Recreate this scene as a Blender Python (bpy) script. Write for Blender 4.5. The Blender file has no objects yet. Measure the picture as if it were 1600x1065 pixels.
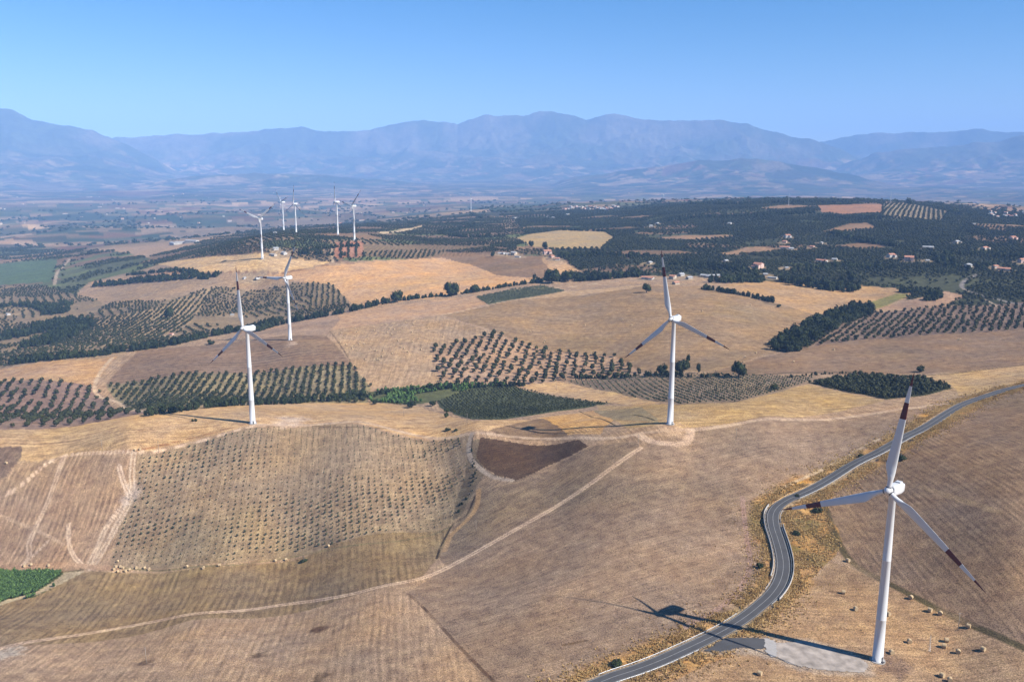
import bpy, bmesh, math, random
import numpy as np
from mathutils import Vector, Matrix
R = math.radians
S = bpy.context.scene
COL = S.collection
random.seed(7)
rng = np.random.default_rng(7)

# ---------------------------------------------------------------- camera
F = 1330.0                     # focal length in pixels of the 1600 wide photograph
PITCH = R(11.25)               # looking down
CAMZ = 215.0
cd = bpy.data.cameras.new('camera')
cam = bpy.data.objects.new('camera', cd); COL.objects.link(cam); S.camera = cam
cam.location = (0, 0, CAMZ)
cam.rotation_euler = (math.pi/2 - PITCH, 0, 0)
cd.sensor_width = 36.0; cd.lens = 36.0*F/1600.0
cd.clip_start = 1.0; cd.clip_end = 90000.0

# ---------------------------------------------------------------- light
SUN_EL = R(40.0)
SUN_AZ = math.atan2(0.896, -0.444)        # measured from +Y towards +X
sunv = Vector((math.sin(SUN_AZ)*math.cos(SUN_EL), math.cos(SUN_AZ)*math.cos(SUN_EL), math.sin(SUN_EL)))
ld = bpy.data.lights.new('sun', 'SUN'); ld.energy = 5.0; ld.angle = R(0.5); ld.color = (1.0, 0.95, 0.88)
sun = bpy.data.objects.new('sun', ld); COL.objects.link(sun)
sun.rotation_euler = sunv.to_track_quat('Z', 'Y').to_euler()
sun.location = (0, 0, 3000)
w = bpy.data.worlds.new('World'); S.world = w; w.use_nodes = True
nt = w.node_tree; nt.nodes.clear()
sky = nt.nodes.new('ShaderNodeTexSky'); sky.sky_type = 'NISHITA'; sky.sun_disc = False
sky.sun_elevation = SUN_EL; sky.sun_rotation = SUN_AZ; sky.altitude = 400
sky.air_density = 1.0; sky.dust_density = 0.1; sky.ozone_density = 3.5
bg = nt.nodes.new('ShaderNodeBackground'); bg.inputs['Strength'].default_value = 0.057
wo = nt.nodes.new('ShaderNodeOutputWorld')
hs_ = nt.nodes.new('ShaderNodeHueSaturation'); hs_.inputs['Saturation'].default_value = 1.45
nt.links.new(sky.outputs[0], hs_.inputs['Color']); tn_ = nt.nodes.new('ShaderNodeVectorMath'); tn_.operation = 'MULTIPLY'; tn_.inputs[1].default_value = (1.06, 0.98, 1.06)
nt.links.new(hs_.outputs[0], tn_.inputs[0]); nt.links.new(tn_.outputs[0], bg.inputs[0]); nt.links.new(bg.outputs[0], wo.inputs[0])
S.view_settings.view_transform = 'Standard'; S.view_settings.look = 'None'
S.view_settings.exposure = 1.08; S.view_settings.gamma = 1.0
S.cycles.volume_bounces = 2
S.cycles.max_bounces = 4; S.cycles.diffuse_bounces = 2; S.cycles.transparent_max_bounces = 8

# ---------------------------------------------------------------- maths
_TAB = np.random.default_rng(42).random(1 << 20)
def hash2(ix, iy, s=0):
    return _TAB[(np.asarray(ix, np.int64)*1973 + np.asarray(iy, np.int64)*92837 + int(s)*68917) & 1048575]
def vnoise(x, y, s=0):
    fx = np.floor(x); fy = np.floor(y); ix = fx.astype(np.int64); iy = fy.astype(np.int64); fx = x-fx; fy = y-fy
    fx = fx*fx*(3-2*fx); fy = fy*fy*(3-2*fy)
    h = ix*1973 + iy*92837 + int(s)*68917
    a = _TAB[h & 1048575]; b = _TAB[(h+1973) & 1048575]; c = _TAB[(h+92837) & 1048575]; d = _TAB[(h+94810) & 1048575]
    return a+(b-a)*fx+(c-a)*fy+(a-b-c+d)*fx*fy
def fbm(x, y, oc=4, s=0):
    t = 0; a = 0.5; n = 0
    for k in range(oc):
        t = t + a*vnoise(x, y, s+k); n += a; a *= 0.5
        x, y = 1.62*x+1.17*y+3.1, -1.17*x+1.62*y+1.7
    return t/n                                     # 0..1
def ridged(x, y, oc=4, s=0):
    t = 0; a = 0.5; n = 0
    for k in range(oc):
        t = t + a*(1-np.abs(2*vnoise(x, y, s+k)-1)); n += a; a *= 0.5
        x, y = 1.62*x+1.17*y+3.1, -1.17*x+1.62*y+1.7
    return t/n
def smooth(a, b, x):
    t = np.clip((x-a)/(b-a), 0, 1); return t*t*(3-2*t)
CP, SP = math.cos(PITCH), math.sin(PITCH)
def pixdir(px, py):
    """bearing and downward slope of the view through a photograph pixel"""
    px = np.asarray(px, float); py = np.asarray(py, float)
    u = (px-800)/F; v = (532.5-py)/F
    hx = u; hy = CP+v*SP; hz = -SP+v*CP; h = np.hypot(hx, hy)
    return np.arctan2(hx, hy), -hz/h
def project(x, y, z):
    dz = z-CAMZ; d = y*CP-dz*SP; u = y*SP+dz*CP
    return 800+F*x/d, 532.5-F*u/d

# ---------------------------------------------------------------- terrain
CTRL = [  # pixel x, pixel y, height
 # bottom
 (-200,1065,-20),(100,1065,-22),(400,1065,-14),(700,1065,-4),(950,1065,0),(1200,1060,0),(1371,1031,0),(1600,1065,4),(1800,1050,8),
 (0,980,-40),(300,970,-34),(600,930,-18),(850,930,-6),(1045,958,0),(1130,985,0),(1225,905,1),(1500,1000,2),(1690,960,14),
 (-150,915,-56),(40,920,-55),(250,892,-48),(450,870,-40),(690,840,-26),(860,800,-6),(1050,800,6),(1190,800,6),(1300,850,4),(1450,870,10),(1600,850,26),
 (-150,800,-30),(0,800,-36),(200,790,-28),(450,760,-18),(700,740,-12),(870,720,4),(1080,720,16),(1300,735,12),(1450,770,22),(1600,740,38),
 (-200,690,2),(0,700,-4),(200,690,3),(395,661,7.5),(560,665,6),(740,678,8),(900,684,14),(1047,662,27),(1200,658,26),(1400,640,24),(1500,632,24),(1600,602,30),(1600,650,36),(1800,600,40),
 # behind the first ridge
 (-150,640,-38),(60,640,-36),(200,628,-36),(400,610,-34),(560,615,-36),(650,620,-32),(760,630,-26),(870,600,-24),(930,650,4),(1000,640,14),
 (60,600,-30),(300,580,-24),(480,565,-20),(700,590,-26),(850,575,-22),(1100,605,6),(1300,600,12),(1440,580,14),(1600,570,22),
 (100,565,-26),(250,545,-22),(453,531,-10),(620,540,-12),(760,525,-8),(950,560,-14),(1130,580,0),(1290,545,4),(1450,530,12),(1600,515,18),
 (-150,540,-60),(40,520,-62),(200,500,-48),(350,480,-34),(500,490,-18),(640,480,-4),(800,480,8),(1000,462,26),(1150,475,22),(1290,500,6),(1400,500,4),(1550,485,12),
 (-150,470,-75),(50,470,-70),(200,452,-40),(400,450,-18),(600,450,0),(780,440,8),(900,440,14),(1030,440,26),(1200,445,22),(1350,455,14),(1480,460,18),(1600,450,20),
 (-200,420,-95),(0,425,-92),(140,430,-50),(280,420,0),(410,404,32),(560,425,14),(700,405,22),(860,405,30),(1050,420,30),(1250,420,32),(1450,415,36),(1650,410,36),
 (-200,395,-120),(20,396,-118),(120,392,-80),(250,395,-24),(400,372,10),(554,375.5,53),(528,366,56),(463,364,44),(443.5,359,44),(650,375,40),(760,375,34),(900,375,42),(1100,375,48),(1300,370,52),(1550,375,52),
 (330,372,-30),(600,360,30),(800,350,30),(950,345,46),(1150,345,66),(1350,345,78),(1550,350,62),
 (740,329,-10),(860,330,20),(1000,326,56),(1100,319.5,84),(1200,317.5,92),(1300,317,96),(1400,316.5,98),(1480,327,84),(1600,337,60),(1750,345,40),
 (1600,330,10),(1480,320,20),(1720,330,0),(1300,311,20),(1100,312,10),(1000,318,14),(900,321,-20),
 # valley
 (-300,370,-128),(0,370,-128),(200,370,-126),(300,365,-110),(0,340,-125),(200,345,-122),(450,340,-105),(650,338,-80),(1200,312,-90),(1500,312,-90),(1000,312,-100),
 (0,320,-110),(300,320,-115),(600,318,-110),(850,312,-110),(300,300,-90),(900,300,-100),(1300,300,-100),(1700,300,-100),(-300,300,-90)]
ctrl = np.array(CTRL, float)
cth, cta = pixdir(ctrl[:, 0], ctrl[:, 1])
cz = ctrl[:, 2]
cr = (CAMZ-cz)/cta
cu = cth*2.2; cv = np.log(cr)
def tps(d2): return 0.5*d2*np.log(d2+1e-12)
n = len(cz)
D2 = (cu[:, None]-cu[None])**2 + (cv[:, None]-cv[None])**2
K = tps(D2) + np.eye(n)*0.0006
Pm = np.stack([np.ones(n), cu, cv], 1)
A = np.block([[K, Pm], [Pm.T, np.zeros((3, 3))]])
sol = np.linalg.solve(A, np.concatenate([cz, np.zeros(3)]))
wk, wp = sol[:n], sol[n:]
TH0, TH1, NT = R(-48), R(48), 360
LV0, LV1, NV = math.log(120), math.log(16000), 420
gt = np.linspace(TH0, TH1, NT); gv = np.linspace(LV0, LV1, NV)
GT, GV = np.meshgrid(gt, gv, indexing='ij')
BASE = np.zeros(GT.shape) + wp[0] + wp[1]*GT*2.2 + wp[2]*GV
for k in range(n):
    BASE += wk[k]*tps((GT*2.2-cu[k])**2 + (GV-cv[k])**2)
BASE = np.clip(BASE, -150, 130)
def prof(pts, rk):
    p = np.array(pts, float); th, ta = pixdir(p[:, 0], p[:, 1])
    return th, CAMZ - rk*ta
RANGES = [  # ridge distance, front width, back width, skyline
 (19000, 5200, 3000, prof([(-420,225),(-250,200),(-150,190),(-60,182),(0,170),(20,172),(50,186),(90,195),(120,199),(145,203),(170,212),(210,233),(270,262),(330,290)], 19000)),
 (21500, 5200, 3500, prof([(60,235),(180,215),(240,212),(330,208),(400,204),(470,198),(520,207),(560,203),(620,193),(660,186),(690,190),(715,192),(740,182),(765,180),(800,181),(830,177),(860,171),(890,178),(915,185),(945,178),(985,181),(1010,187),(1060,188),(1130,187),(1165,194),(1200,203),(1235,212),(1265,216),(1285,222),(1330,240),(1400,268)], 21500)),
 (25500, 4000, 3500, prof([(1100,270),(1200,245),(1280,223),(1300,218),(1340,208),(1400,207),(1450,206),(1500,204),(1525,201),(1560,203),(1600,208),(1700,214),(1900,225)], 25500)),
 (20500, 5200, 3000, prof([(1240,290),(1300,264),(1340,247),(1380,238),(1430,231),(1500,226),(1560,219),(1600,212),(1700,205),(1900,215)], 20500)),
 (15500, 3600, 2600, prof([(850,290),(900,276),(1000,262),(1080,252),(1160,246),(1220,252),(1300,268),(1400,288),(1500,300)], 15500)),
 (15000, 2800, 2400, prof([(200,292),(300,276),(420,270),(520,274),(640,286),(760,292)], 15000)),
]
def far_height(th, r, x, y):
    z = -112 + 130*(fbm(x/1300, y/1300, 4, 20)-0.5)*smooth(6500, 10000, r) + 110*smooth(9500, 19000, r)
    z = z + 150*smooth(10500, 14000, r)*np.maximum(0, fbm(x/2600, y/2600, 4, 31)-0.42)
    sp = ridged(x/2300, y/2300, 5, 40); s2 = ridged(x/700, y/700, 4, 47)
    for k, (rk, wf, wb, (pt, ph)) in enumerate(RANGES):
        Hh = np.interp(th, pt, ph, left=-400, right=-400)
        Hh = Hh + (fbm(x/330, y/1800, 5, 60+k)-0.5)*0.0058*rk
        t = np.where(r < rk, (rk-r)/wf, (r-rk)/wb)
        g = np.clip(1-t, 0, 1); g = g*(0.55+0.45*g)
        g2 = g*(1 - 0.58*(1-sp)*np.clip(t*4, 0, 1) - 0.26*(1-s2)*np.clip(t*6, 0, 1))
        cand = -100 + (Hh+100)*g2
        z = np.maximum(z, cand)
    return z
ROADPX = [(880,1092),(945,1062),(1020,1036),(1100,1000),(1150,973),(1180,951),(1204,930),(1219,908),(1224,885),(1221,862),(1214,838),(1208,818),(1210,800),(1226,784),(1262,767),(1325,733),(1375,707),(1417,682),(1450,664),(1500,634),(1550,616),(1600,602),(1680,588),(1800,575)]
def height(x, y):
    x = np.asarray(x, float); y = np.asarray(y, float)
    r = np.hypot(x, y); th = np.arctan2(x, y); lv = np.log(np.maximum(r, 1))
    fu = np.clip((th-TH0)/(TH1-TH0)*(NT-1), 0, NT-1.001); fv = np.clip((lv-LV0)/(LV1-LV0)*(NV-1), 0, NV-1.001)
    iu = fu.astype(int); iv = fv.astype(int); a = fu-iu; b = fv-iv
    z = (BASE[iu, iv]*(1-a)*(1-b)+BASE[iu+1, iv]*a*(1-b)+BASE[iu, iv+1]*(1-a)*b+BASE[iu+1, iv+1]*a*b)
    wf = smooth(math.log(6500), math.log(9500), lv)
    if np.any(wf > 0):
        z = z*(1-wf) + far_height(th, r, x, y)*wf
    amp = smooth(250, 900, r)*(1-smooth(8000, 11000, r))
    z = z + amp*(7*(fbm(x/260, y/260, 3, 3)-0.5)) + 1.6*(fbm(x/60, y/60, 3, 9)-0.5)*(1-smooth(8000, 11000, r))
    z = z + smooth(1500, 2100, r)*(1-smooth(3300, 4300, r))*20*(fbm(x/380, y/380, 3, 15)-0.5)
    z = z + smooth(2600, 5200, r)*(1-smooth(8000, 11000, r))*(28+70*smooth(3900, 5200, r))*(fbm(x/600, y/600, 4, 12)-0.5)
    return z
RS = np.exp(np.linspace(math.log(150), math.log(12000), 1000))
def hit(px, py, dmax=None):
    """world point where the view through a pixel first meets the terrain"""
    th, ta = pixdir(px, py); th = float(th); ta = float(ta)
    zt = height(RS*math.sin(th), RS*math.cos(th)); zr = CAMZ-RS*ta
    b = np.nonzero(zt >= zr)[0]
    i = b[0] if len(b) else len(RS)-1
    i = max(i, 1)
    d0 = zr[i-1]-zt[i-1]; d1 = zt[i]-zr[i]; f = d0/(d0+d1+1e-9) if d0+d1 > 0 else 0
    r = RS[i-1]+(RS[i]-RS[i-1])*min(max(f, 0), 1)
    x, y = r*math.sin(th), r*math.cos(th)
    return np.array([x, y, float(height(x, y))])
def hits(pts): return np.array([hit(*p) for p in pts])
def poly_in(P, x, y):
    inside = np.zeros(x.shape, bool); m = len(P); j = m-1
    for i in range(m):
        xi, yi = P[i]; xj, yj = P[j]
        if yi != yj:
            c = ((yi > y) != (yj > y)) & (x < (xj-xi)*(y-yi)/(yj-yi)+xi)
            inside ^= c
        j = i
    return inside
def poly_mask(P, x, y):
    m = np.zeros(x.shape, bool)
    b = (x >= P[:, 0].min()) & (x <= P[:, 0].max()) & (y >= P[:, 1].min()) & (y <= P[:, 1].max())
    idx = np.nonzero(b)[0]
    if len(idx): m[idx] = poly_in(P, x[idx], y[idx])
    return m
def line_dist(L, x, y, wmax):
    d = np.full(x.shape, 1e9)
    for (ax, ay), (bx, by) in zip(L[:-1], L[1:]):
        b = (x >= min(ax, bx)-wmax) & (x <= max(ax, bx)+wmax) & (y >= min(ay, by)-wmax) & (y <= max(ay, by)+wmax)
        idx = np.nonzero(b)[0]
        if not len(idx): continue
        X = x[idx]-ax; Y = y[idx]-ay; vx = bx-ax; vy = by-ay; L2 = vx*vx+vy*vy+1e-9
        t = np.clip((X*vx+Y*vy)/L2, 0, 1)
        d[idx] = np.minimum(d[idx], np.hypot(X-t*vx, Y-t*vy))
    return d
def spline(P, step):
    """smooth curve through the points, resampled to about one point per step"""
    P = np.asarray(P, float); Q = [P[0]]
    for i in range(len(P)-1):
        p0 = P[max(i-1, 0)]; p1 = P[i]; p2 = P[i+1]; p3 = P[min(i+2, len(P)-1)]
        m = max(2, int(np.linalg.norm(p2-p1)/step))
        for k in range(1, m+1):
            t = k/m
            Q.append(0.5*((2*p1)+(-p0+p2)*t+(2*p0-5*p1+4*p2-p3)*t*t+(-p0+3*p1-3*p2+p3)*t**3))
    return np.array(Q)
def srgb(c):
    c = np.asarray(c, float)/255.0
    return np.where(c <= 0.04045, c/12.92, ((c+0.055)/1.055)**2.4)

# ---------------------------------------------------------------- materials
def newmat(name):
    m = bpy.data.materials.new(name); m.use_nodes = True; t = m.node_tree
    return m, t, t.nodes['Principled BSDF']
def flat_mat(name, rgb, rough=0.8, var=0.15, scale=1.0, spec=0.3, bump=0.0, metallic=0):
    m, t, b = newmat(name)
    tc = t.nodes.new('ShaderNodeTexCoord'); no = t.nodes.new('ShaderNodeTexNoise')
    no.inputs['Scale'].default_value = scale; no.inputs['Detail'].default_value = 5
    t.links.new(tc.outputs['Object'], no.inputs['Vector'])
    mr = t.nodes.new('ShaderNodeMapRange'); mr.inputs[3].default_value = 1-var; mr.inputs[4].default_value = 1+var
    t.links.new(no.outputs['Fac'], mr.inputs[0])
    mx = t.nodes.new('ShaderNodeVectorMath'); mx.operation = 'SCALE'
    mx.inputs[0].default_value = rgb; t.links.new(mr.outputs[0], mx.inputs['Scale'])
    t.links.new(mx.outputs[0], b.inputs['Base Color'])
    b.inputs['Roughness'].default_value = rough; b.inputs['Specular IOR Level'].default_value = spec
    b.inputs['Metallic'].default_value = metallic
    if bump:
        bn = t.nodes.new('ShaderNodeBump'); bn.inputs['Strength'].default_value = bump; bn.inputs['Distance'].default_value = 0.1
        t.links.new(no.outputs['Fac'], bn.inputs['Height']); t.links.new(bn.outputs[0], b.inputs['Normal'])
    return m
def leaf_mat(name, rgb, rgb2, scale=0.6):
    m, t, b = newmat(name)
    g = t.nodes.new('ShaderNodeNewGeometry'); no = t.nodes.new('ShaderNodeTexNoise'); no.inputs['Scale'].default_value = scale
    t.links.new(g.outputs['Position'], no.inputs['Vector'])
    ad = t.nodes.new('ShaderNodeMath'); ad.operation = 'ADD'
    sc = t.nodes.new('ShaderNodeMath'); sc.operation = 'MULTIPLY_ADD'; sc.inputs[1].default_value = 0.7; sc.inputs[2].default_value = -0.35
    t.links.new(g.outputs['Random Per Island'], sc.inputs[0])
    n2 = t.nodes.new('ShaderNodeTexNoise'); n2.inputs['Scale'].default_value = 0.009; n2.inputs['Detail'].default_value = 3; t.links.new(g.outputs['Position'], n2.inputs['Vector'])
    s2 = t.nodes.new('ShaderNodeMath'); s2.operation = 'MULTIPLY_ADD'; s2.inputs[1].default_value = 1.3; s2.inputs[2].default_value = -0.65; t.links.new(n2.outputs['Fac'], s2.inputs[0])
    a0 = t.nodes.new('ShaderNodeMath'); a0.operation = 'ADD'; t.links.new(no.outputs['Fac'], a0.inputs[0]); t.links.new(s2.outputs[0], a0.inputs[1])
    t.links.new(sc.outputs[0], ad.inputs[0]); t.links.new(a0.outputs[0], ad.inputs[1])
    cr_ = t.nodes.new('ShaderNodeValToRGB')
    cr_.color_ramp.elements[0].position = 0.25; cr_.color_ramp.elements[0].color = (*rgb, 1)
    cr_.color_ramp.elements[1].position = 0.8; cr_.color_ramp.elements[1].color = (*rgb2, 1)
    t.links.new(ad.outputs[0], cr_.inputs[0]); t.links.new(cr_.outputs[0], b.inputs['Base Color'])
    b.inputs['Roughness'].default_value = 0.75; b.inputs['Specular IOR Level'].default_value = 0.15
    return m
def ground_mat(name, fine=1.0):
    m, t, b = newmat(name); N = t.nodes.new; L = t.links.new
    g = N('ShaderNodeNewGeometry')
    col = N('ShaderNodeAttribute'); col.attribute_name = 'Col'
    st = N('ShaderNodeAttribute'); st.attribute_name = 'Stripe'
    # furrows: direction and spacing stored per field
    n0 = N('ShaderNodeTexNoise'); n0.inputs['Scale'].default_value = 0.012; n0.inputs['Detail'].default_value = 2
    L(g.outputs['Position'], n0.inputs['Vector'])
    sep = N('ShaderNodeSeparateXYZ'); L(st.outputs['Vector'], sep.inputs[0])
    cmb = N('ShaderNodeCombineXYZ'); L(sep.outputs[0], cmb.inputs[0]); L(sep.outputs[1], cmb.inputs[1])
    dt = N('ShaderNodeVectorMath'); dt.operation = 'DOT_PRODUCT'; L(g.outputs['Position'], dt.inputs[0]); L(cmb.outputs[0], dt.inputs[1])
    ma = N('ShaderNodeMath'); ma.operation = 'MULTIPLY_ADD'; L(n0.outputs['Fac'], ma.inputs[0]); ma.inputs[1].default_value = 9.0; L(dt.outputs['Value'], ma.inputs[2])
    sn = N('ShaderNodeMath'); sn.operation = 'SINE'; L(ma.outputs[0], sn.inputs[0])
    # break the furrows up so they fade in and out
    nb = N('ShaderNodeTexNoise'); nb.inputs['Scale'].default_value = 0.05; nb.inputs['Detail'].default_value = 4; L(g.outputs['Position'], nb.inputs['Vector'])
    mb = N('ShaderNodeMapRange'); mb.inputs[1].default_value = 0.35; mb.inputs[2].default_value = 0.65; L(nb.outputs['Fac'], mb.inputs[0])
    am = N('ShaderNodeMath'); am.operation = 'MULTIPLY'; L(sep.outputs[2], am.inputs[0]); L(mb.outputs[0], am.inputs[1])
    sa = N('ShaderNodeMath'); sa.operation = 'MULTIPLY'; L(sn.outputs[0], sa.inputs[0]); L(am.outputs[0], sa.inputs[1])
    k2 = N('ShaderNodeCombineXYZ'); ng = N('ShaderNodeMath'); ng.operation = 'MULTIPLY'; ng.inputs[1].default_value = -1.0
    L(sep.outputs[1], ng.inputs[0]); L(ng.outputs[0], k2.inputs[0]); L(sep.outputs[0], k2.inputs[1])
    d2 = N('ShaderNodeVectorMath'); d2.operation = 'DOT_PRODUCT'; L(g.outputs['Position'], d2.inputs[0]); L(k2.outputs[0], d2.inputs[1])
    c2 = N('ShaderNodeCombineXYZ')
    for q_, (src, f_) in enumerate(((ma.outputs[0], 0.42), (d2.outputs['Value'], 0.022))):
        mm = N('ShaderNodeMath'); mm.operation = 'MULTIPLY'; mm.inputs[1].default_value = f_; L(src, mm.inputs[0]); L(mm.outputs[0], c2.inputs[q_])
    ns_ = N('ShaderNodeTexNoise'); ns_.inputs['Scale'].default_value = 1.0; ns_.inputs['Detail'].default_value = 5; ns_.inputs['Roughness'].default_value = 0.65; L(c2.outputs[0], ns_.inputs['Vector'])
    ms = N('ShaderNodeMapRange'); ms.inputs[1].default_value = 0.3; ms.inputs[2].default_value = 0.7; ms.inputs[3].default_value = -0.25 if fine >= 1 else 0; ms.inputs[4].default_value = 0.25 if fine >= 1 else 0
    L(ns_.outputs['Fac'], ms.inputs[0])
    def noise(scale, lo, hi, det=4, fmin=0.3, fmax=0.7):
        q = N('ShaderNodeTexNoise'); q.inputs['Scale'].default_value = scale; q.inputs['Detail'].default_value = det
        L(g.outputs['Position'], q.inputs['Vector'])
        r_ = N('ShaderNodeMapRange'); r_.inputs[1].default_value = fmin; r_.inputs[2].default_value = fmax
        r_.inputs[3].default_value = lo; r_.inputs[4].default_value = hi; L(q.outputs['Fac'], r_.inputs[0]); return r_.outputs[0], q
    a1, q1 = noise(1.7, 0.36, 1.64, 5); a2, q2 = noise(0.14, 0.74, 1.24, 6); a3, q3 = noise(0.02, 0.88, 1.12, 4)
    if fine < 1:
        a1, q1 = noise(0.004, 0.75, 1.25, 6); a2, q2 = noise(0.015, 0.7, 1.3, 6); a3, q3 = noise(0.0012, 0.85, 1.15, 5)
    p = N('ShaderNodeMath'); p.operation = 'MULTIPLY'; L(a1, p.inputs[0]); L(a2, p.inputs[1])
    p2 = N('ShaderNodeMath'); p2.operation = 'MULTIPLY'; L(p.outputs[0], p2.inputs[0]); L(a3, p2.inputs[1])
    s1 = N('ShaderNodeMath'); s1.operation = 'ADD'; s1.inputs[1].default_value = 1.0; sb = N('ShaderNodeMath'); sb.operation = 'ADD'; L(sa.outputs[0], sb.inputs[0]); L(ms.outputs[0], sb.inputs[1]); L(sb.outputs[0], s1.inputs[0])
    p3 = N('ShaderNodeMath'); p3.operation = 'MULTIPLY'; L(p2.outputs[0], p3.inputs[0]); L(s1.outputs[0], p3.inputs[1])
    if fine >= 1:                              # clods and weeds: sparse dark flecks
        wf, _ = noise(0.55, 1.0, 0.62, 3, 0.58, 0.72)
        p4 = N('ShaderNodeMath'); p4.operation = 'MULTIPLY'; L(p3.outputs[0], p4.inputs[0]); L(wf, p4.inputs[1]); p3 = p4
    vm = N('ShaderNodeVectorMath'); vm.operation = 'SCALE'; L(col.outputs['Color'], vm.inputs[0]); L(p3.outputs[0], vm.inputs['Scale'])
    # dry straw flecks
    hs = N('ShaderNodeHueSaturation'); L(vm.outputs[0], hs.inputs['Color'])
    hr = N('ShaderNodeMapRange'); hr.inputs[3].default_value = 0.487; hr.inputs[4].default_value = 0.512; L(q2.outputs['Fac'], hr.inputs[0]); L(hr.outputs[0], hs.inputs['Hue'])
    sr = N('ShaderNodeMapRange'); sr.inputs[3].default_value = 0.75; sr.inputs[4].default_value = 1.2; L(q3.outputs['Fac'], sr.inputs[0]); L(sr.outputs[0], hs.inputs['Saturation'])
    L(hs.outputs[0], b.inputs['Base Color'])
    b.inputs['Roughness'].default_value = 0.95; b.inputs['Specular IOR Level'].default_value = 0.05
    bp = N('ShaderNodeBump'); bp.inputs['Strength'].default_value = 0.5 if fine >= 1 else 0.9; bp.inputs['Distance'].default_value = 0.25 if fine >= 1 else 30
    L(q1.outputs['Fac'], bp.inputs['Height']); L(bp.outputs[0], b.inputs['Normal'])
    return m
M_GROUND = ground_mat('field_soil'); M_MOUNT = ground_mat('mountain_rock', 0.1)
M_ASPH = flat_mat('asphalt', (0.055, 0.053, 0.053), 0.85, 0.35, 0.12)
M_LINE = flat_mat('road_paint', (0.20, 0.195, 0.185), 0.6, 0.5, 0.8)
M_STEEL = flat_mat('galvanised_steel', (0.5, 0.51, 0.52), 0.45, 0.15, 1.5, metallic=0.4)
M_WHITE = flat_mat('white_coating', (0.48, 0.485, 0.49), 0.35, 0.05, 0.25, 0.45)
M_RED = flat_mat('red_band_paint', (0.075, 0.009, 0.012), 0.45, 0.15, 0.5)
M_DARK = flat_mat('dark_vent', (0.05, 0.05, 0.055), 0.6, 0.1)
M_CONC = flat_mat('concrete', (0.28, 0.26, 0.24), 0.9, 0.2, 0.6)
M_GRAVEL = flat_mat('pad_gravel', (0.26, 0.22, 0.185), 0.95, 0.9, 0.22, bump=0.4)
M_STRAW = flat_mat('baled_straw', (0.38, 0.28, 0.165), 0.95, 0.3, 3.0, 0.1, bump=0.6)
M_TRUNK = flat_mat('bark', (0.10, 0.08, 0.06), 0.9, 0.3, 1.5)
M_WOOD = flat_mat('weathered_wood', (0.24, 0.20, 0.16), 0.9, 0.25, 1.5)
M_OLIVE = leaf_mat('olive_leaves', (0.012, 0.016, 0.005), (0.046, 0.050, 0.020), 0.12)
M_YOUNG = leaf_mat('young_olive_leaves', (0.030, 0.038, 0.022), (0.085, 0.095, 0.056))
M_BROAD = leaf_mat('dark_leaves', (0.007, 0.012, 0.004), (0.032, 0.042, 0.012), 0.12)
M_VINE = leaf_mat('vine_leaves', (0.030, 0.060, 0.016), (0.090, 0.15, 0.04), 0.8)
M_DRY = leaf_mat('dry_grass', (0.28, 0.17, 0.06), (0.60, 0.42, 0.19), 0.15)
M_WALLW = flat_mat('white_render', (0.42, 0.40, 0.37), 0.9, 0.12, 0.4)
M_WALLC = flat_mat('cream_render', (0.42, 0.35, 0.27), 0.9, 0.15, 0.4)
M_WALLP = flat_mat('pink_render', (0.52, 0.36, 0.30), 0.9, 0.15, 0.4)
M_TILE = flat_mat('clay_roof_tiles', (0.36, 0.17, 0.11), 0.9, 0.3, 0.8)
M_SHED = flat_mat('pale_sheet_roof', (0.30, 0.30, 0.30), 0.6, 0.15, 0.3)
M_PANE = flat_mat('window_glass', (0.03, 0.035, 0.045), 0.15, 0.1)
M_DOOR = flat_mat('brown_door', (0.12, 0.07, 0.04), 0.6, 0.2)

# ---------------------------------------------------------------- mesh helpers
def mesh_np(name, V, Fq, mats, attrs=None, smooth_=False, midx=None):
    me = bpy.data.meshes.new(name)
    V = np.asarray(V, np.float32); Fq = np.asarray(Fq, np.int32); k = Fq.shape[1]
    me.vertices.add(len(V)); me.vertices.foreach_set('co', V.ravel())
    me.loops.add(Fq.size); me.loops.foreach_set('vertex_index', Fq.ravel())
    me.polygons.add(len(Fq)); me.polygons.foreach_set('loop_start', np.arange(0, Fq.size, k, dtype=np.int32))
    if smooth_: me.polygons.foreach_set('use_smooth', np.ones(len(Fq), bool))
    if midx is not None: me.polygons.foreach_set('material_index', np.asarray(midx, np.int32))
    for m in mats: me.materials.append(m)
    for nm, (ty, arr) in (attrs or {}).items():
        a = me.attributes.new(nm, ty, 'POINT')
        a.data.foreach_set('color' if ty == 'FLOAT_COLOR' else 'vector', np.asarray(arr, np.float32).ravel())
    me.update(calc_edges=True); me.validate()
    return me
def link(name, me, parent=None, loc=(0, 0, 0), **props):
    o = bpy.data.objects.new(name, me); COL.objects.link(o); o.location = loc
    if parent: o.parent = parent
    for k, v in props.items():
        if v is not None: o[k] = v
    return o
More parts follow.
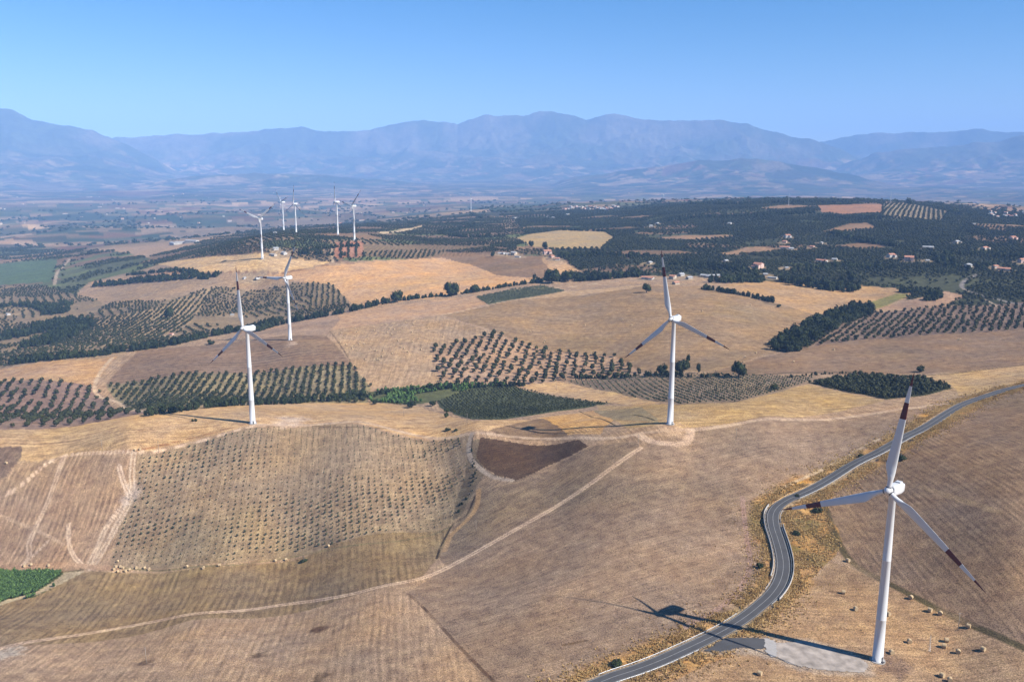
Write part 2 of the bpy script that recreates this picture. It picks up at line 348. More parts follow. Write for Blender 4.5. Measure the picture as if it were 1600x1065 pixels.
class MB:
    """collects simple shapes into one mesh"""
    def __init__(s): s.v = []; s.f = []; s.m = []
    def add(s, V, Fc, m=0):
        o = len(s.v); s.v += [tuple(p) for p in V]; s.f += [tuple(i+o for i in f) for f in Fc]; s.m += [m]*len(Fc)
    def box(s, c, d, m=0, rz=0):
        c = Vector(c); q = Matrix.Rotation(rz, 3, 'Z'); x, y, z = d[0]/2, d[1]/2, d[2]/2
        V = [c+q@Vector((a*x, b*y, e*z)) for a in (-1, 1) for b in (-1, 1) for e in (-1, 1)]
        s.add(V, [(0, 1, 3, 2), (4, 6, 7, 5), (0, 4, 5, 1), (2, 3, 7, 6), (0, 2, 6, 4), (1, 5, 7, 3)], m)
    def tube(s, a, b, r0, r1, n=12, m=0, caps=True):
        a = Vector(a); b = Vector(b); d = (b-a).normalized()
        x = d.orthogonal().normalized(); y = d.cross(x)
        V = [a+(x*math.cos(t)+y*math.sin(t))*r0 for t in [2*math.pi*i/n for i in range(n)]]
        V += [b+(x*math.cos(t)+y*math.sin(t))*r1 for t in [2*math.pi*i/n for i in range(n)]]
        Fc = [(i, (i+1) % n, n+(i+1) % n, n+i) for i in range(n)]
        if caps: Fc += [tuple(reversed(range(n))), tuple(range(n, 2*n))]
        s.add(V, Fc, m)
    def mesh(s, name, mats, smooth_=False):
        me = bpy.data.meshes.new(name); me.from_pydata(s.v, [], s.f)
        for m in mats: me.materials.append(m)
        me.polygons.foreach_set('material_index', s.m)
        if smooth_: me.polygons.foreach_set('use_smooth', [True]*len(s.f))
        me.update(); return me
def prop(o, label=None, cat=None, group=None, kind=None):
    if label: o['label'] = label
    if cat: o['category'] = cat
    if group: o['group'] = group
    if kind: o['kind'] = kind
    return o
def empty(name, loc, rz=0.0):
    o = bpy.data.objects.new(name, None); COL.objects.link(o); o.location = loc; o.rotation_euler = (0, 0, rz)
    o.empty_display_size = 1.0
    return o

# ---------------------------------------------------------------- ground sheet
ROAD = spline(hits(ROADPX)[:, :2], 4.0)
_rz = height(ROAD[:, 0], ROAD[:, 1])
for _ in range(12): _rz[1:-1] = (_rz[:-2]+_rz[1:-1]*2+_rz[2:])/4
ROADZ = _rz
FIELDS = [  # polygon in the photograph, colour, furrow (two pixels giving direction, spacing m, strength)
 ('far_right', [(780,335),(1000,322),(1100,316),(1400,312),(1500,325),(1700,340),(1700,470),(1450,478),(1380,452),(1250,447),(1200,440),(900,432),(850,400),(780,365)], (74,76,56), None),
 ('far_mid', [(200,415),(360,368),(440,352),(600,348),(740,335),(800,340),(830,380),(860,400),(690,403),(520,410),(440,402),(360,399),(250,412)], (134,112,86), ((560,400),(600,375),9,0.25)),
 ('square', [(524,379),(566,376),(569,401),(522,404)], (172,122,96), None),
 ('left_low', [(-150,395),(60,385),(200,395),(260,410),(140,440),(60,500),(-150,520)], (92,94,68), None),
 ('left_grn', [(-80,410),(90,405),(80,440),(-80,448)], (96,112,80), ((0,440),(80,410),8,0.15)),
 ('left_mid', [(-150,445),(60,445),(160,470),(330,448),(530,440),(548,482),(430,502),(250,545),(0,575),(-150,585)], (150,128,98), None),
 ('grove_soil', [(75,520),(250,478),(330,450),(300,500),(250,540),(80,545)], (172,146,112), None),
 ('s2', [(140,440),(260,424),(305,430),(230,438),(150,447)], (205,158,116), ((150,445),(300,430),9,0.1)),
 ('s5', [(140,458),(200,443),(330,437),(440,428),(420,440),(330,450),(250,472),(160,475)], (172,143,112), ((150,460),(330,440),8,0.1)),
 ('s1', [(240,413),(360,400),(440,402),(522,410),(470,421),(430,426),(300,427)], (222,182,128), ((250,412),(520,412),10,0.08)),
 ('s3', [(400,430),(450,427),(520,415),(690,402),(735,413),(775,430),(860,430),(800,447),(690,464),(560,480),(545,470),(522,445),(470,440)], (212,166,118), ((450,430),(700,425),9,0.1)),
 ('s4', [(690,402),(760,397),(830,399),(890,408),(885,420),(850,436),(775,430),(735,413)], (150,120,92), ((700,410),(860,420),8,0.1)),
 ('s4b', [(845,404),(885,410),(910,424),(880,430),(862,424)], (196,156,112), None),
 ('s7', [(805,372),(880,359),(945,362),(960,372),(940,388),(880,388),(830,385)], (186,158,112), ((810,380),(940,375),8,0.15)),
 ('s8', [(733,466),(800,452),(850,446),(890,456),(830,466),(765,476)], (112,112,86), ((735,466),(765,476),5,0.35)),
 ('s10', [(1276,321),(1378,319),(1378,333),(1320,337),(1283,331)], (168,124,94), None),
 ('s11', [(1380,318),(1420,318),(1480,331),(1470,346),(1380,338)], (150,134,108), ((1400,338),(1410,320),12,0.3)),
 ('strip', [(590,362),(660,352),(660,356),(595,366)], (205,180,140), None),
 ('m20', [(1120,448),(1180,438),(1250,442),(1330,443),(1400,450),(1430,460),(1380,480),(1300,500),(1200,468)], (184,148,106), ((1180,460),(1400,460),8,0.12)),
 ('m20g', [(1330,478),(1400,458),(1425,460),(1370,482)], (140,132,80), None),
 ('m21', [(1365,482),(1480,455),(1510,462),(1470,480)], (170,138,112), None),
 ('m19', [(1225,548),(1330,500),(1350,487),(1460,480),(1700,462),(1700,512),(1400,532)], (136,114,98), None),
 ('m8', [(1090,586),(1225,550),(1350,530),(1700,510),(1700,568),(1440,584),(1300,584),(1150,588)], (150,122,96), ((1200,560),(1600,530),7,0.12)),
 ('m9', [(690,492),(830,465),(980,447),(1100,448),(1190,466),(1300,500),(1225,548),(1110,580),(1010,586),(960,556),(840,548),(775,522)], (164,134,100), ((750,500),(1150,520),9,0.12)),
 ('m10', [(760,478),(880,455),(1010,445),(980,452),(830,466),(690,492)], (192,158,118), None),
 ('m12', [(530,490),(740,462),(765,478),(690,492),(515,515)], (196,158,122), ((530,505),(730,475),8,0.12)),
 ('m11', [(515,517),(690,492),(775,522),(680,545),(690,603),(655,608),(580,612),(548,568)], (182,151,117), ((600,600),(640,500),8,0.1)),
 ('m14', [(400,535),(370,520),(520,488),(532,498),(515,520),(490,530)], (172,142,116), None),
 ('m13', [(165,600),(215,548),(400,530),(510,524),(550,570),(400,586)], (144,117,94), ((200,580),(520,545),10,0.22)),
 ('m15', [(-150,590),(0,577),(130,562),(185,556),(165,575),(148,602),(0,596),(-150,606)], (198,156,112), ((0,590),(170,570),9,0.1)),
 ('m16', [(-150,606),(0,596),(148,602),(165,622),(235,646),(0,672),(-150,684)], (150,122,106), None),
 ('m17', [(165,600),(550,570),(580,604),(575,628),(260,645),(180,622)], (150,134,100), None),
 ('m18', [(672,545),(742,528),(775,520),(850,547),(960,555),(1015,585),(900,592),(800,602),(740,606),(690,600)], (180,147,118), None),
 ('h4', [(575,612),(690,602),(800,600),(700,625),(640,632),(580,628)], (98,100,66), None),
 ('m1', [(680,628),(745,604),(800,602),(955,629),(870,642),(770,658),(735,655)], (92,96,68), ((760,650),(900,630),6,0.3)),
 ('m2', [(795,602),(870,596),(960,606),(1065,622),(1010,634),(950,628),(820,604)], (206,168,122), ((800,600),(1050,620),8,0.1)),
 ('m4', [(880,594),(1000,586),(1080,585),(1275,590),(1215,614),(1150,628),(1062,632),(960,612)], (150,128,104), None),
 ('m5', [(1262,598),(1340,587),(1440,592),(1488,606),(1440,618),(1385,624)], (72,74,52), None),
 ('m6', [(930,632),(1062,632),(1150,628),(1262,600),(1385,626),(1240,652),(1060,668),(980,668),(940,650)], (186,154,108), ((1000,650),(1350,625),7,0.12)),
 ('m7', [(1485,600),(1440,588),(1600,570),(1700,560),(1700,588),(1600,600),(1540,612),(1500,618)], (198,162,116), ((1460,600),(1600,580),7,0.12)),
 ('f10', [(-150,690),(0,672),(235,645),(400,630),(575,628),(660,636),(740,658),(850,655),(860,680),(740,672),(500,660),(395,664),(215,706),(0,712),(-150,720)], (200,163,118), ((0,690),(400,650),6,0.12)),
 ('m3', [(845,652),(925,641),(962,656),(935,678),(885,680)], (206,160,100), ((850,655),(885,680),3,0.22)),
 ('m3b', [(765,672),(850,653),(888,680),(790,684)], (138,112,86), None),
 ('m3c', [(925,641),(1000,636),(1030,660),(962,656)], (158,138,104), None),
 ('f7', [(-200,730),(0,722),(100,713),(213,708),(205,780),(165,870),(142,890),(-200,895)], (172,141,112), ((60,880),(130,720),4.2,0.28)),
 ('f8', [(-200,700),(0,697),(37,697),(34,712),(8,745),(-200,800)], (130,106,90), ((0,740),(30,700),4,0.1)),
 ('f5', [(213,706),(395,668),(500,663),(742,674),(735,722),(722,802),(700,820),(600,846),(450,870),(350,882),(168,884),(195,800)], (160,136,108), ((170,868),(226,715),5,0.10)),
 ('f6', [(140,893),(350,886),(500,860),(705,822),(688,870),(655,908),(560,928),(300,968),(0,1010),(-200,1030),(-200,955),(0,946),(100,900)], (150,124,90), ((250,960),(285,890),4.4,0.26)),
 ('f9', [(-200,890),(0,892),(102,894),(95,910),(55,932),(0,944),(-200,962)], (80,88,50), None),
 ('f9b', [(100,893),(130,893),(105,905),(60,928),(0,946),(0,940),(55,925)], (186,166,134), None),
 ('f2', [(637,927),(700,887),(800,832),(1000,700),(1080,672),(1240,655),(1400,640),(1500,622),(1450,664),(1417,682),(1325,733),(1262,767),(1210,800),(1221,862),(1219,908),(1150,973),(1020,1036),(880,1092),(860,1120),(790,1120),(720,1010),(665,950)], (156,130,106), ((700,900),(1050,760),3.8,0.05)),
 ('f3', [(700,885),(688,870),(722,802),(742,770),(756,740),(800,748),(920,698),(990,690),(1000,700),(860,800)], (150,125,101), ((720,860),(900,760),3.8,0.06)),
 ('ditchland', [(735,690),(750,684),(758,740),(742,770),(720,806),(706,812),(728,740)], (128,110,88), None),
 ('f4', [(752,682),(905,686),(922,696),(870,722),(806,749),(772,742),(746,716)], (94,72,54), ((760,740),(900,700),3,0.1)),
 ('f11', [(1850,560),(1700,585),(1600,604),(1500,640),(1450,668),(1420,690),(1325,745),(1280,770),(1292,800),(1312,850),(1345,885),(1420,925),(1500,968),(1600,1012),(1850,1120)], (148,121,96), ((1500,880),(1420,800),3.6,0.22)),
 ('f12', [(1296,878),(1345,893),(1420,932),(1500,972),(1600,1016),(1850,1130),(1850,1300),(900,1300),(950,1075),(1100,1020),(1150,1000),(1190,975),(1240,935)], (170,138,104), ((1350,1000),(1500,1000),4,0.08)),
]
TRACKS = [
 ([(520,382),(519,395),(520,410)], 3.0, (190,166,138), False), ([(536,375),(554,376),(570,377)], 3.0, (200,178,150), False),
 ([(1222,762),(1262,744),(1325,712),(1372,686)], 1.3, (198,172,138), False), ([(1290,775),(1340,748),(1385,722)], 1.0, (150,120,84), False),
 # polyline in the photograph, half width m, colour, ruts
 ([(-60,1030),(60,1000),(200,978),(350,955),(450,943),(560,925),(650,905),(720,875),(800,830),(870,790),(930,750),(1000,700)], 2.6, (200,168,136), True),
 ([(395,664),(470,664),(600,667),(740,676),(850,685),(940,685),(1000,677),(1080,671),(1240,655),(1400,640),(1500,625)], 2.6, (198,170,142), False),
 ([(395,666),(300,692),(213,706),(100,712),(30,760),(-60,800)], 2.0, (198,166,134), True),
 ([(1000,680),(1020,690),(1060,694),(1076,686),(1079,672)], 3.2, (208,178,150), False),
 ([(209,708),(206,740),(206,775),(185,815),(160,860),(142,888)], 2.8, (192,166,138), True),
 ([(186,728),(192,750),(203,775)], 2.2, (200,172,146), True),
 ([(200,780),(168,820),(150,860),(136,885)], 2.2, (196,168,138), True),
 ([(100,715),(78,775),(55,825),(45,850),(46,870),(30,888)], 2.3, (190,160,130), True),
 ([(-20,790),(50,825),(100,850)], 1.2, (190,160,130), False),
 ([(107,818),(108,850),(118,872),(135,886)], 1.6, (196,166,136), True),
 ([(30,885),(60,860),(75,845)], 1.3, (190,160,130), True),
 ([(0,889),(70,882),(140,885),(180,888)], 2.6, (186,150,118), False),
 ([(176,558),(158,580),(148,603),(156,620),(190,632),(232,645)], 2.2, (206,178,146), False),
 ([(738,676),(732,700),(740,722),(770,745),(800,750)], 1.8, (176,158,140), False),
 ([(748,765),(745,790),(730,812),(705,835),(695,860)], 1.8, (190,150,98), False),
 ([(1040,1066),(1100,1034),(1150,1020)], 1.6, (184,140,84), False),
 ([(1160,776),(1162,800),(1168,850),(1172,880),(1160,912),(1130,945),(1060,985)], 1.6, (138,108,92), True),
 ([(1640,482),(1560,468),(1515,455),(1503,448),(1506,440),(1520,432),(1530,428)], 3.4, (150,142,138), False),
 ([(1503,450),(1540,468),(1560,480)], 1.8, (180,160,138), False),
 ([(690,492),(760,477),(830,466),(940,452)], 2.0, (205,176,144), False),
 ([(690,493),(740,508),(775,520)], 2.2, (188,156,126), False),
 ([(305,428),(400,424),(445,426),(520,413),(560,411)], 2.2, (150,112,84), False),
 ([(1100,455),(1160,462),(1230,483),(1290,498)], 2.2, (150,124,92), False),
 ([(1180,470),(1240,482)], 2.0, (110,96,70), False),
 ([(1460,735),(1525,690),(1560,700),(1600,720)], 1.4, (160,132,104), False),
 ([(1560,800),(1500,780),(1440,760)], 2.4, (176,146,110), False),
 ([(880,1007),(915,1000)], 1.0, (120,95,70), False),
 ([(780,455),(900,447),(965,440)], 2.0, (205,178,146), False),
 ([(1180,586),(1250,582),(1340,580)], 1.6, (92,80,58), False),
 ([(1340,583),(1440,586),(1520,580),(1600,570)], 1.3, (110,92,68), False),
 ([(85,445),(90,425),(108,405)], 4.0, (190,166,140), False),
]
EDGES = [  # darker weedy field edges, and one painted turbine shadow
 ([(637,927),(665,952),(720,1012),(782,1075)], 1.0, (112,88,68)),
 ([(1285,770),(1292,800),(1312,852),(1345,888),(1420,927),(1500,968),(1600,1012),(1700,1060)], 2.2, (96,84,56)),
 ([(395,660),(300,684),(213,703),(160,708)], 1.0, (150,104,72)),
 ([(740,676),(736,705),(745,722),(775,744),(806,750)], 0.7, (50,40,34)),
 ([(742,775),(728,806),(708,818),(690,850),(682,872)], 0.8, (60,48,36)),
 ([(213,708),(207,745),(203,770)], 0.9, (150,104,60)),
 ([(0,892),(100,893),(135,888)], 0.8, (96,84,54)),
 ([(168,884),(350,883),(450,871),(600,847),(705,821)], 0.8, (128,116,82)),
 ([(515,517),(550,570),(560,590)], 1.2, (120,96,76)),
 ([(690,493),(775,521)], 1.2, (120,96,76)),
 ([(905,642),(960,664)], 0.8, (70,62,44)),
 ([(990,648),(1022,656)], 1.0, (70,62,44)),  # cast shadow of the ridge turbine tower, painted into the ground colour
 ([(-60,704),(100,690),(230,672),(235,670)], 0.9, (150,116,84)),
 ([(480,664),(560,667),(640,668)], 1.2, (124,98,72)),
 ([(1150,660),(1240,648),(1300,642)], 0.8, (150,122,90)),
]
W_, C_, P_, T_R, T_S = M_WALLW, M_WALLC, M_WALLP, M_TILE, M_SHED
g1 = 'houses on the right hillside'
HOUSES = [
 (1230,371,'villa',W_,T_R,'topmost white house of the stacked group below the far orange field',g1),(1226,379,'cottage',P_,T_R,'pinkish house in the middle of the stacked group',g1),(1226,388,'long',W_,T_R,'long red-roofed house at the foot of the stacked group',g1),(1236,390,'cottage',W_,T_S,'small bright white house right of the long red-roofed one',g1),
 (1269,387,'cottage',P_,T_R,'reddish ruin on bare ground right of the stacked group',g1),(1283,381,'cottage',C_,T_S,'pale farm building above the reddish ruin',g1),(1284,409,'long',W_,T_R,'bright white villa with red roof in the middle of the dark hillside',g1),(1304,407,'cottage',C_,T_S,'low outbuilding right of the bright white villa',g1),
 (1392,402,'villa',W_,T_R,'white house with red roof in dark trees, left of the big pink one',g1),(1420,407,'villa',P_,T_R,'big pink house with red roof among dark trees',g1,1.2),(1449,408,'cottage',W_,T_S,'small pale hut right of the big pink house',g1,.7),(1450,388,'long',C_,T_S,'long pale farm building beside a tan yard high on the hillside',g1),
 (1494,381,'villa',C_,T_S,'grey building on the hillside above the road junction',g1),(1538,389,'long',W_,T_R,'long low red-roofed building near the right edge',g1),(1582,374,'villa',P_,T_R,'red-roofed house high near the right edge',g1),(1512,417,'cottage',W_,T_S,'greyish white building beside the country road end',g1,1.3),
 (1555,418,'cottage',W_,T_R,'white house with an arched drive right of the country road',g1),(1568,422,'long',C_,T_R,'cream house just below the arched drive',g1),(1597,410,'villa',P_,T_R,'pink house cut by the right picture edge',g1),(1185,418,'villa',P_,T_R,'pink and white house with red roof left of the tall dark trees',g1,1.2),
 (1207,435,'shed',W_,T_S,'grey sheet-roofed barn above the golden field',g1,.6),(1196,430,'cottage',C_,T_S,'small cream shed beside the grey barn',g1,.8),(1229,419,'cottage',W_,T_S,'tiny white hut in the tall dark trees',g1,.6),(1134,409,'cottage',W_,T_S,'bright white hut alone in the dark groves',g1,.9),
 (1179,418,'cottage',W_,T_R,'white annex on the left of the pink and white house',g1),(1064,431,'cottage',W_,T_S,'bright white house right of the upright blade of the ridge turbine',g1,1.1),(1104,433,'long',C_,T_S,'left one of two long pale sheds by the hedge',g1),(1115,433,'long',P_,T_S,'right one of two long pale sheds by the hedge',g1),
 (1077,436,'cottage',C_,T_S,'small cream house between the bright white one and the long sheds',g1),(1051,435,'villa',C_,T_R,'tall greyish house just right of the upright blade tip',g1,.8),(1056,444,'cottage',C_,T_R,'tan house at the top corner of the bare hill',g1),(1012,436,'long',W_,T_R,'long house left of the upright blade of the ridge turbine',g1),
 (1015,412,'cottage',C_,T_S,'small pale house in the grove above the long house',g1),(1140,350,'cottage',W_,T_S,'tiny white house high on the dark hill',g1),(1017,354,'cottage',W_,T_S,'left one of two tiny white houses on the dark hill slope',g1),(1027,350,'cottage',W_,T_S,'right one of two tiny white houses on the dark hill slope',g1),
 (855,397,'villa',P_,T_R,'large pale pink house at the head of the orange lane',g1,1.2),(871,406,'cottage',W_,T_R,'white house at the foot of the orange lane',g1),(862,402,'cottage',P_,T_R,'house between the large pink one and the white one on the orange lane',g1),(803,398,'villa',C_,T_S,'cream farmhouse at the right end of the cream row',g1,.9),
 (781,397,'cottage',C_,T_S,'leftmost small building of the cream farm row',g1,.8),(787,397,'cottage',W_,T_S,'second small building of the cream farm row',g1,.8),(793,398,'cottage',C_,T_S,'third small building of the cream farm row',g1,.8),(809,402,'shed',W_,T_S,'pale shed in front of the cream farm row',g1,.5),
 (805,341,'shed',W_,T_S,'white building above the olive groves left of the hill village','buildings on the middle hill',.8),(684,337,'block',W_,T_S,'isolated white tower-like building in the hazy valley','buildings on the middle hill',1.0),(728,355,'shed',W_,T_R,'long red-roofed barn in the middle distance','buildings on the middle hill',1.0),(887,337,'villa',W_,T_S,'white house just below the hill village','buildings on the middle hill',1.0),
 (856,340,'cottage',W_,T_S,'left one of two small pale houses below the hill village','buildings on the middle hill'),(864,341,'cottage',W_,T_S,'right one of two small pale houses below the hill village','buildings on the middle hill'),(404,435,'shed',W_,T_S,'long white shed at the edge of the sand-coloured field','farm buildings at the left',.55),(382,435,'cottage',W_,T_S,'small white hut left of the long white shed','farm buildings at the left',.6),
 (431,390,'cottage',W_,T_S,'upper white building in the grove beside the sand-field turbine','farm buildings at the left',1.1),(444,397,'cottage',W_,T_S,'lower white building in the grove beside the sand-field turbine','farm buildings at the left',1.1),(427,399,'shed',C_,T_S,'long pale roof in the grove beside the sand-field turbine','farm buildings at the left',.7),(430,365,'cottage',W_,T_S,'tiny white house below the leftmost distant turbines','farm buildings at the left',.9),
 (363,493,'cottage',C_,T_S,'pale hut in the olive rows left of the orchard turbine hub','farm buildings at the left',.6),(268,523,'cottage',P_,T_R,'reddish ruin in the left hollow','farm buildings at the left',.6),(13,492,'cottage',W_,T_S,'white house at the left picture edge','farm buildings at the left',.8),
 (272,382,'shed',W_,T_S,'left one of three bright white greenhouses in the valley','white greenhouses in the valley',1.6),(284,381,'shed',W_,T_S,'middle one of three bright white greenhouses in the valley','white greenhouses in the valley',1.6),(300,379,'shed',W_,T_S,'right one of three bright white greenhouses in the valley','white greenhouses in the valley',1.7)]
HPOS = np.array([hit(a[0], a[1])[:2] for a in HOUSES])
# grid of bearings and distances, finer where things are seen closer together
thd = np.linspace(R(-41), R(41), 1440)
tho = np.linspace(R(41), R(319), 120)[1:-1]
THS = np.concatenate([thd, tho])
rr = [2, 20, 45, 75, 110, 145, 180, 205, 225, 240, 252, 262, 271, 279]
py = 1120.0
while py > 283:
    _, ta = pixdir(800, py); r_ = CAMZ/float(ta)
    if r_ > rr[-1]+0.3: rr.append(r_)
    py -= 1.0 if py < 640 else 1.12
rr = [q for q in rr if q < 11000]
RR = np.array(rr)
def polar_sheet(THS, RR, closed):
    TT, QQ = np.meshgrid(THS, RR, indexing='ij')
    x = (QQ*np.sin(TT)).ravel(); y = (QQ*np.cos(TT)).ravel()
    nt_, nr = len(THS), len(RR)
    i = np.arange(nt_ if closed else nt_-1)[:, None]; j = np.arange(nr-1)[None]
    a = i*nr+j; b = ((i+1) % nt_)*nr+j
    Fq = np.stack([a, b, b+1, a+1], -1).reshape(-1, 4)[:, ::-1]
    return x, y, Fq
x, y, FQ = polar_sheet(THS, RR, True)
z = height(x, y)
r_all = np.hypot(x, y)
# ---- colours
def patch_colours(x, y, cell, s=0):
    """far fields: irregular plots, each with its own colour"""
    wx = x + 90*(fbm(x/400, y/400, 2, 5)-0.5); wy = y + 90*(fbm(x/400, y/400, 2, 6)-0.5)
    X = (wx*0.94+wy*0.34)/(cell*1.5); Y = (-wx*0.34+wy*0.94)/cell
    ix = np.floor(X); iy = np.floor(Y); best = np.full(x.shape, 9e9); hx = np.zeros(x.shape); h2 = np.zeros(x.shape)
    for dx in (-1, 0, 1):
        for dy in (-1, 0, 1):
            cx = ix+dx; cy = iy+dy
            d = (cx+hash2(cx, cy, 11+s)-X)**2 + (cy+hash2(cx, cy, 12+s)-Y)**2
            m_ = d < best; best = np.where(m_, d, best)
            hx = np.where(m_, hash2(cx, cy, 13+s), hx); h2 = np.where(m_, hash2(cx, cy, 14+s), h2)
    return hx, h2
PAL = srgb([(72,80,58),(96,92,68),(88,80,66),(60,70,52),(118,106,78),(140,114,90),(100,100,72),(160,130,102),(184,152,116),(134,96,76),(168,140,114),(66,74,56)])
def far_colour(x, y):
    hx, h2 = patch_colours(x, y, 120)
    k = np.minimum((hx*len(PAL)).astype(int), len(PAL)-1)
    c = PAL[k]*(0.8+0.4*h2)[:, None]
    c = c*1.22
    wet = smooth(0.44, 0.62, fbm(x/1800, y/1800, 3, 77))[:, None]*0.6
    hb, hc = patch_colours(x, y, 420, 5)
    c2 = PAL[np.minimum((hb*12).astype(int), 11)]
    c = np.where((hc > 0.6)[:, None], c2, c)
    c = c*(1-0.65*wet) + srgb((56,70,52))*0.65*wet
    return c
Cc = np.tile(srgb((176,146,116)), (len(x), 1))
ST = np.zeros((len(x), 3)); ST[:, 2] = 0.0
def stripe_vec(a, b, spacing, amp):
    A_ = hit(*a)[:2]; B_ = hit(*b)[:2]; d = (B_-A_)/np.linalg.norm(B_-A_)
    k = 2*math.pi/spacing
    return np.array([-d[1]*k, d[0]*k, amp])
sv = stripe_vec((250,1060), (300,985), 4.0, 0.17); ST[:] = sv
farm = smooth(3300, 3900, r_all)
mid = smooth(1500, 2000, r_all)
fc = far_colour(x, y)
Cc = Cc*(1-farm)[:, None] + fc*farm[:, None]; ST[:, 2] *= (1-mid)
jx = x + 5*(fbm(x/25, y/25, 3, 70)-0.5); jy = y + 5*(fbm(x/25, y/25, 3, 71)-0.5)
FPOLY = {}
for nm, pts, c, stp in FIELDS:
    P = hits(pts)[:, :2]; FPOLY[nm] = P
    m_ = poly_mask(P, jx, jy)
    if nm in ('far_right', 'far_mid', 'left_low'):
        m_ &= (r_all < 5200)
        hx, h2 = patch_colours(x[m_], y[m_], 95, 3)
        base = srgb(c)*(0.72+0.6*h2)[:, None]
        base = np.where((hx > (0.93 if nm == 'far_right' else 0.90))[:, None], srgb((150,120,92))*(0.7+0.5*h2)[:, None], base); base = np.where(((hx > 0.70) & (hx < 0.86))[:, None], srgb((82,88,60) if nm == 'far_right' else (112,118,78)), base); base = np.where((hx < (0.07 if nm == 'far_right' else 0.25))[:, None], srgb((132,108,86)), base)
        Cc[m_] = base
    else:
        Cc[m_] = srgb(c)
    ST[m_] = 0
    if stp: ST[m_] = stripe_vec(*stp)
# broad tone changes inside the fields (soil, stubble left standing)
tone = fbm(x/70, y/35, 4, 80)
nearm = (1-smooth(1800, 3000, r_all))
Cc *= (1+nearm*0.34*(tone-0.5))[:, None]
gt2 = smooth(0.55, 0.8, fbm(x/110, y/110, 4, 84))*nearm*0.28
Cc = Cc*(1-gt2[:, None]) + Cc*np.array([0.80, 0.90, 0.72])*gt2[:, None]
# verges of dry yellow grass along the road
rd = line_dist(ROAD, x, y, 40)
side = 15+11*(fbm(x/30, y/30, 3, 50)-0.5)*2
vg = (1-smooth(0.55, 1.0, rd/np.maximum(side, 6)))
Vc = srgb((186,142,84))*(0.75+0.5*fbm(x/9, y/9, 3, 52))[:, None]
vgreen = smooth(0.56, 0.68, fbm(x/22, y/22, 3, 55))[:, None]*0.7
Vc = Vc*(1-vgreen)+srgb((104,100,62))*vgreen
Cc = Cc*(1-vg[:, None])+Vc*vg[:, None]; ST[:, 2] *= (1-vg)
VB = hits([(1215,800),(1262,778),(1300,772),(1292,800),(1318,850),(1300,875),(1285,885),(1240,935),(1195,960),(1235,915),(1238,880),(1225,835)])[:, :2]
m_ = poly_mask(VB, jx, jy); Cc[m_] = Vc[m_]*1.0; ST[m_] = 0
for pts, hw, c in EDGES:
    L_ = spline(hits(pts)[:, :2], 6)
    d = line_dist(L_, x, y, hw*3); k = (1-smooth(0.6, 1.3, d/hw))*(0.55+0.45*smooth(0.3, 0.6, fbm(x/12, y/12, 3, 33)))
    Cc = Cc*(1-k[:, None])+srgb(c)*k[:, None]; z -= 0.0
TR = []
for pts, hw, c, ruts in TRACKS:
    L_ = spline(hits(pts)[:, :2], 6); TR.append(L_)
    d = line_dist(L_, x, y, hw*3)
    if ruts:                                  # a worn strip with two clear wheel lines
        k = (1-smooth(0.7, 1.2, d/hw))*0.45
        Cc = Cc*(1-k[:, None])+srgb(c)*k[:, None]; ST[:, 2] *= (1-k)
        d = np.abs(d-hw*0.5); k = (1-smooth(0.55, 1.0, d/0.75)); c = [min(250, q+26) for q in c]
    else: k = (1-smooth(0.75, 1.25, d/hw))*0.97
    k = k*(0.75+0.25*smooth(0.25, 0.55, fbm(x/10, y/10, 3, 35)))
    Cc = Cc*(1-k[:, None])+srgb(c)*k[:, None]; ST[:, 2] *= (1-k)
# bare patches and scars
for (ax, ay, rad, c) in [(455,657,16,(208,184,164)),(1047,668,14,(196,164,132)),(497,983,4.5,(96,66,44)),(405,1022,4.5,(98,76,56)),(500,1058,5,(110,86,64)),(10,1020,9,(205,190,170)),(1395,1040,9,(128,104,88)),(225,1035,4,(110,84,64)),(456,537,10,(196,170,146)),(410,406,9,(225,195,150)),(205,772,9,(196,176,160)),(1500,575,0.1,(90,80,60))]:
    p = hit(ax, ay); d = np.hypot(x-p[0], (y-p[1])*0.8) + 1.5*rad**0.7*(fbm(x/4, y/4, 4, 90)-0.5)*2
    k = (1-smooth(0.3, 1.15, d/rad))*0.8
    Cc = Cc*(1-k[:, None])+srgb(c)*k[:, None]
for (hx0, hy0), a in zip(HPOS, HOUSES):      # bare yards round the buildings
    b = (np.abs(x-hx0) < 60) & (np.abs(y-hy0) < 60); ii = np.nonzero(b)[0]
    d = np.hypot(x[ii]-hx0, y[ii]-hy0)/(16+14*fbm(x[ii]/20, y[ii]/20, 3, 97)); k = (1-smooth(0.7, 1.05, d))[:, None]*0.7
    Cc[ii] = Cc[ii]*(1-k)+srgb((176,152,122))*k
sh = (1-smooth(5.0, 6.6, rd+1.6*(fbm(x/5, y/5, 3, 44)-0.5)))*0.75       # dusty shoulders
Cc = Cc*(1-sh[:, None])+srgb((172,156,134))*sh[:, None]; ST[:, 2] *= (1-sh)
PADP = hits([(1110,1016),(1150,1000),(1192,997),(1262,1002),(1325,1020),(1352,1034),(1354,1050),(1300,1048),(1240,1040),(1212,1026),(1160,1016)])[:, :2]
pdj = line_dist(np.vstack([PADP, PADP[:1]]), x, y, 12)+3*(fbm(x/3, y/3, 3, 45)-0.5)
pk = np.where(poly_mask(PADP, x, y), 1.0, 1-smooth(0.5, 5.0, pdj))*0.8
Cc = Cc*(1-pk[:, None])+srgb((176,158,140))*pk[:, None]; ST[:, 2] *= (1-pk)
road_near = 1-smooth(3.6, 5.5, rd)
zroad = z.copy()
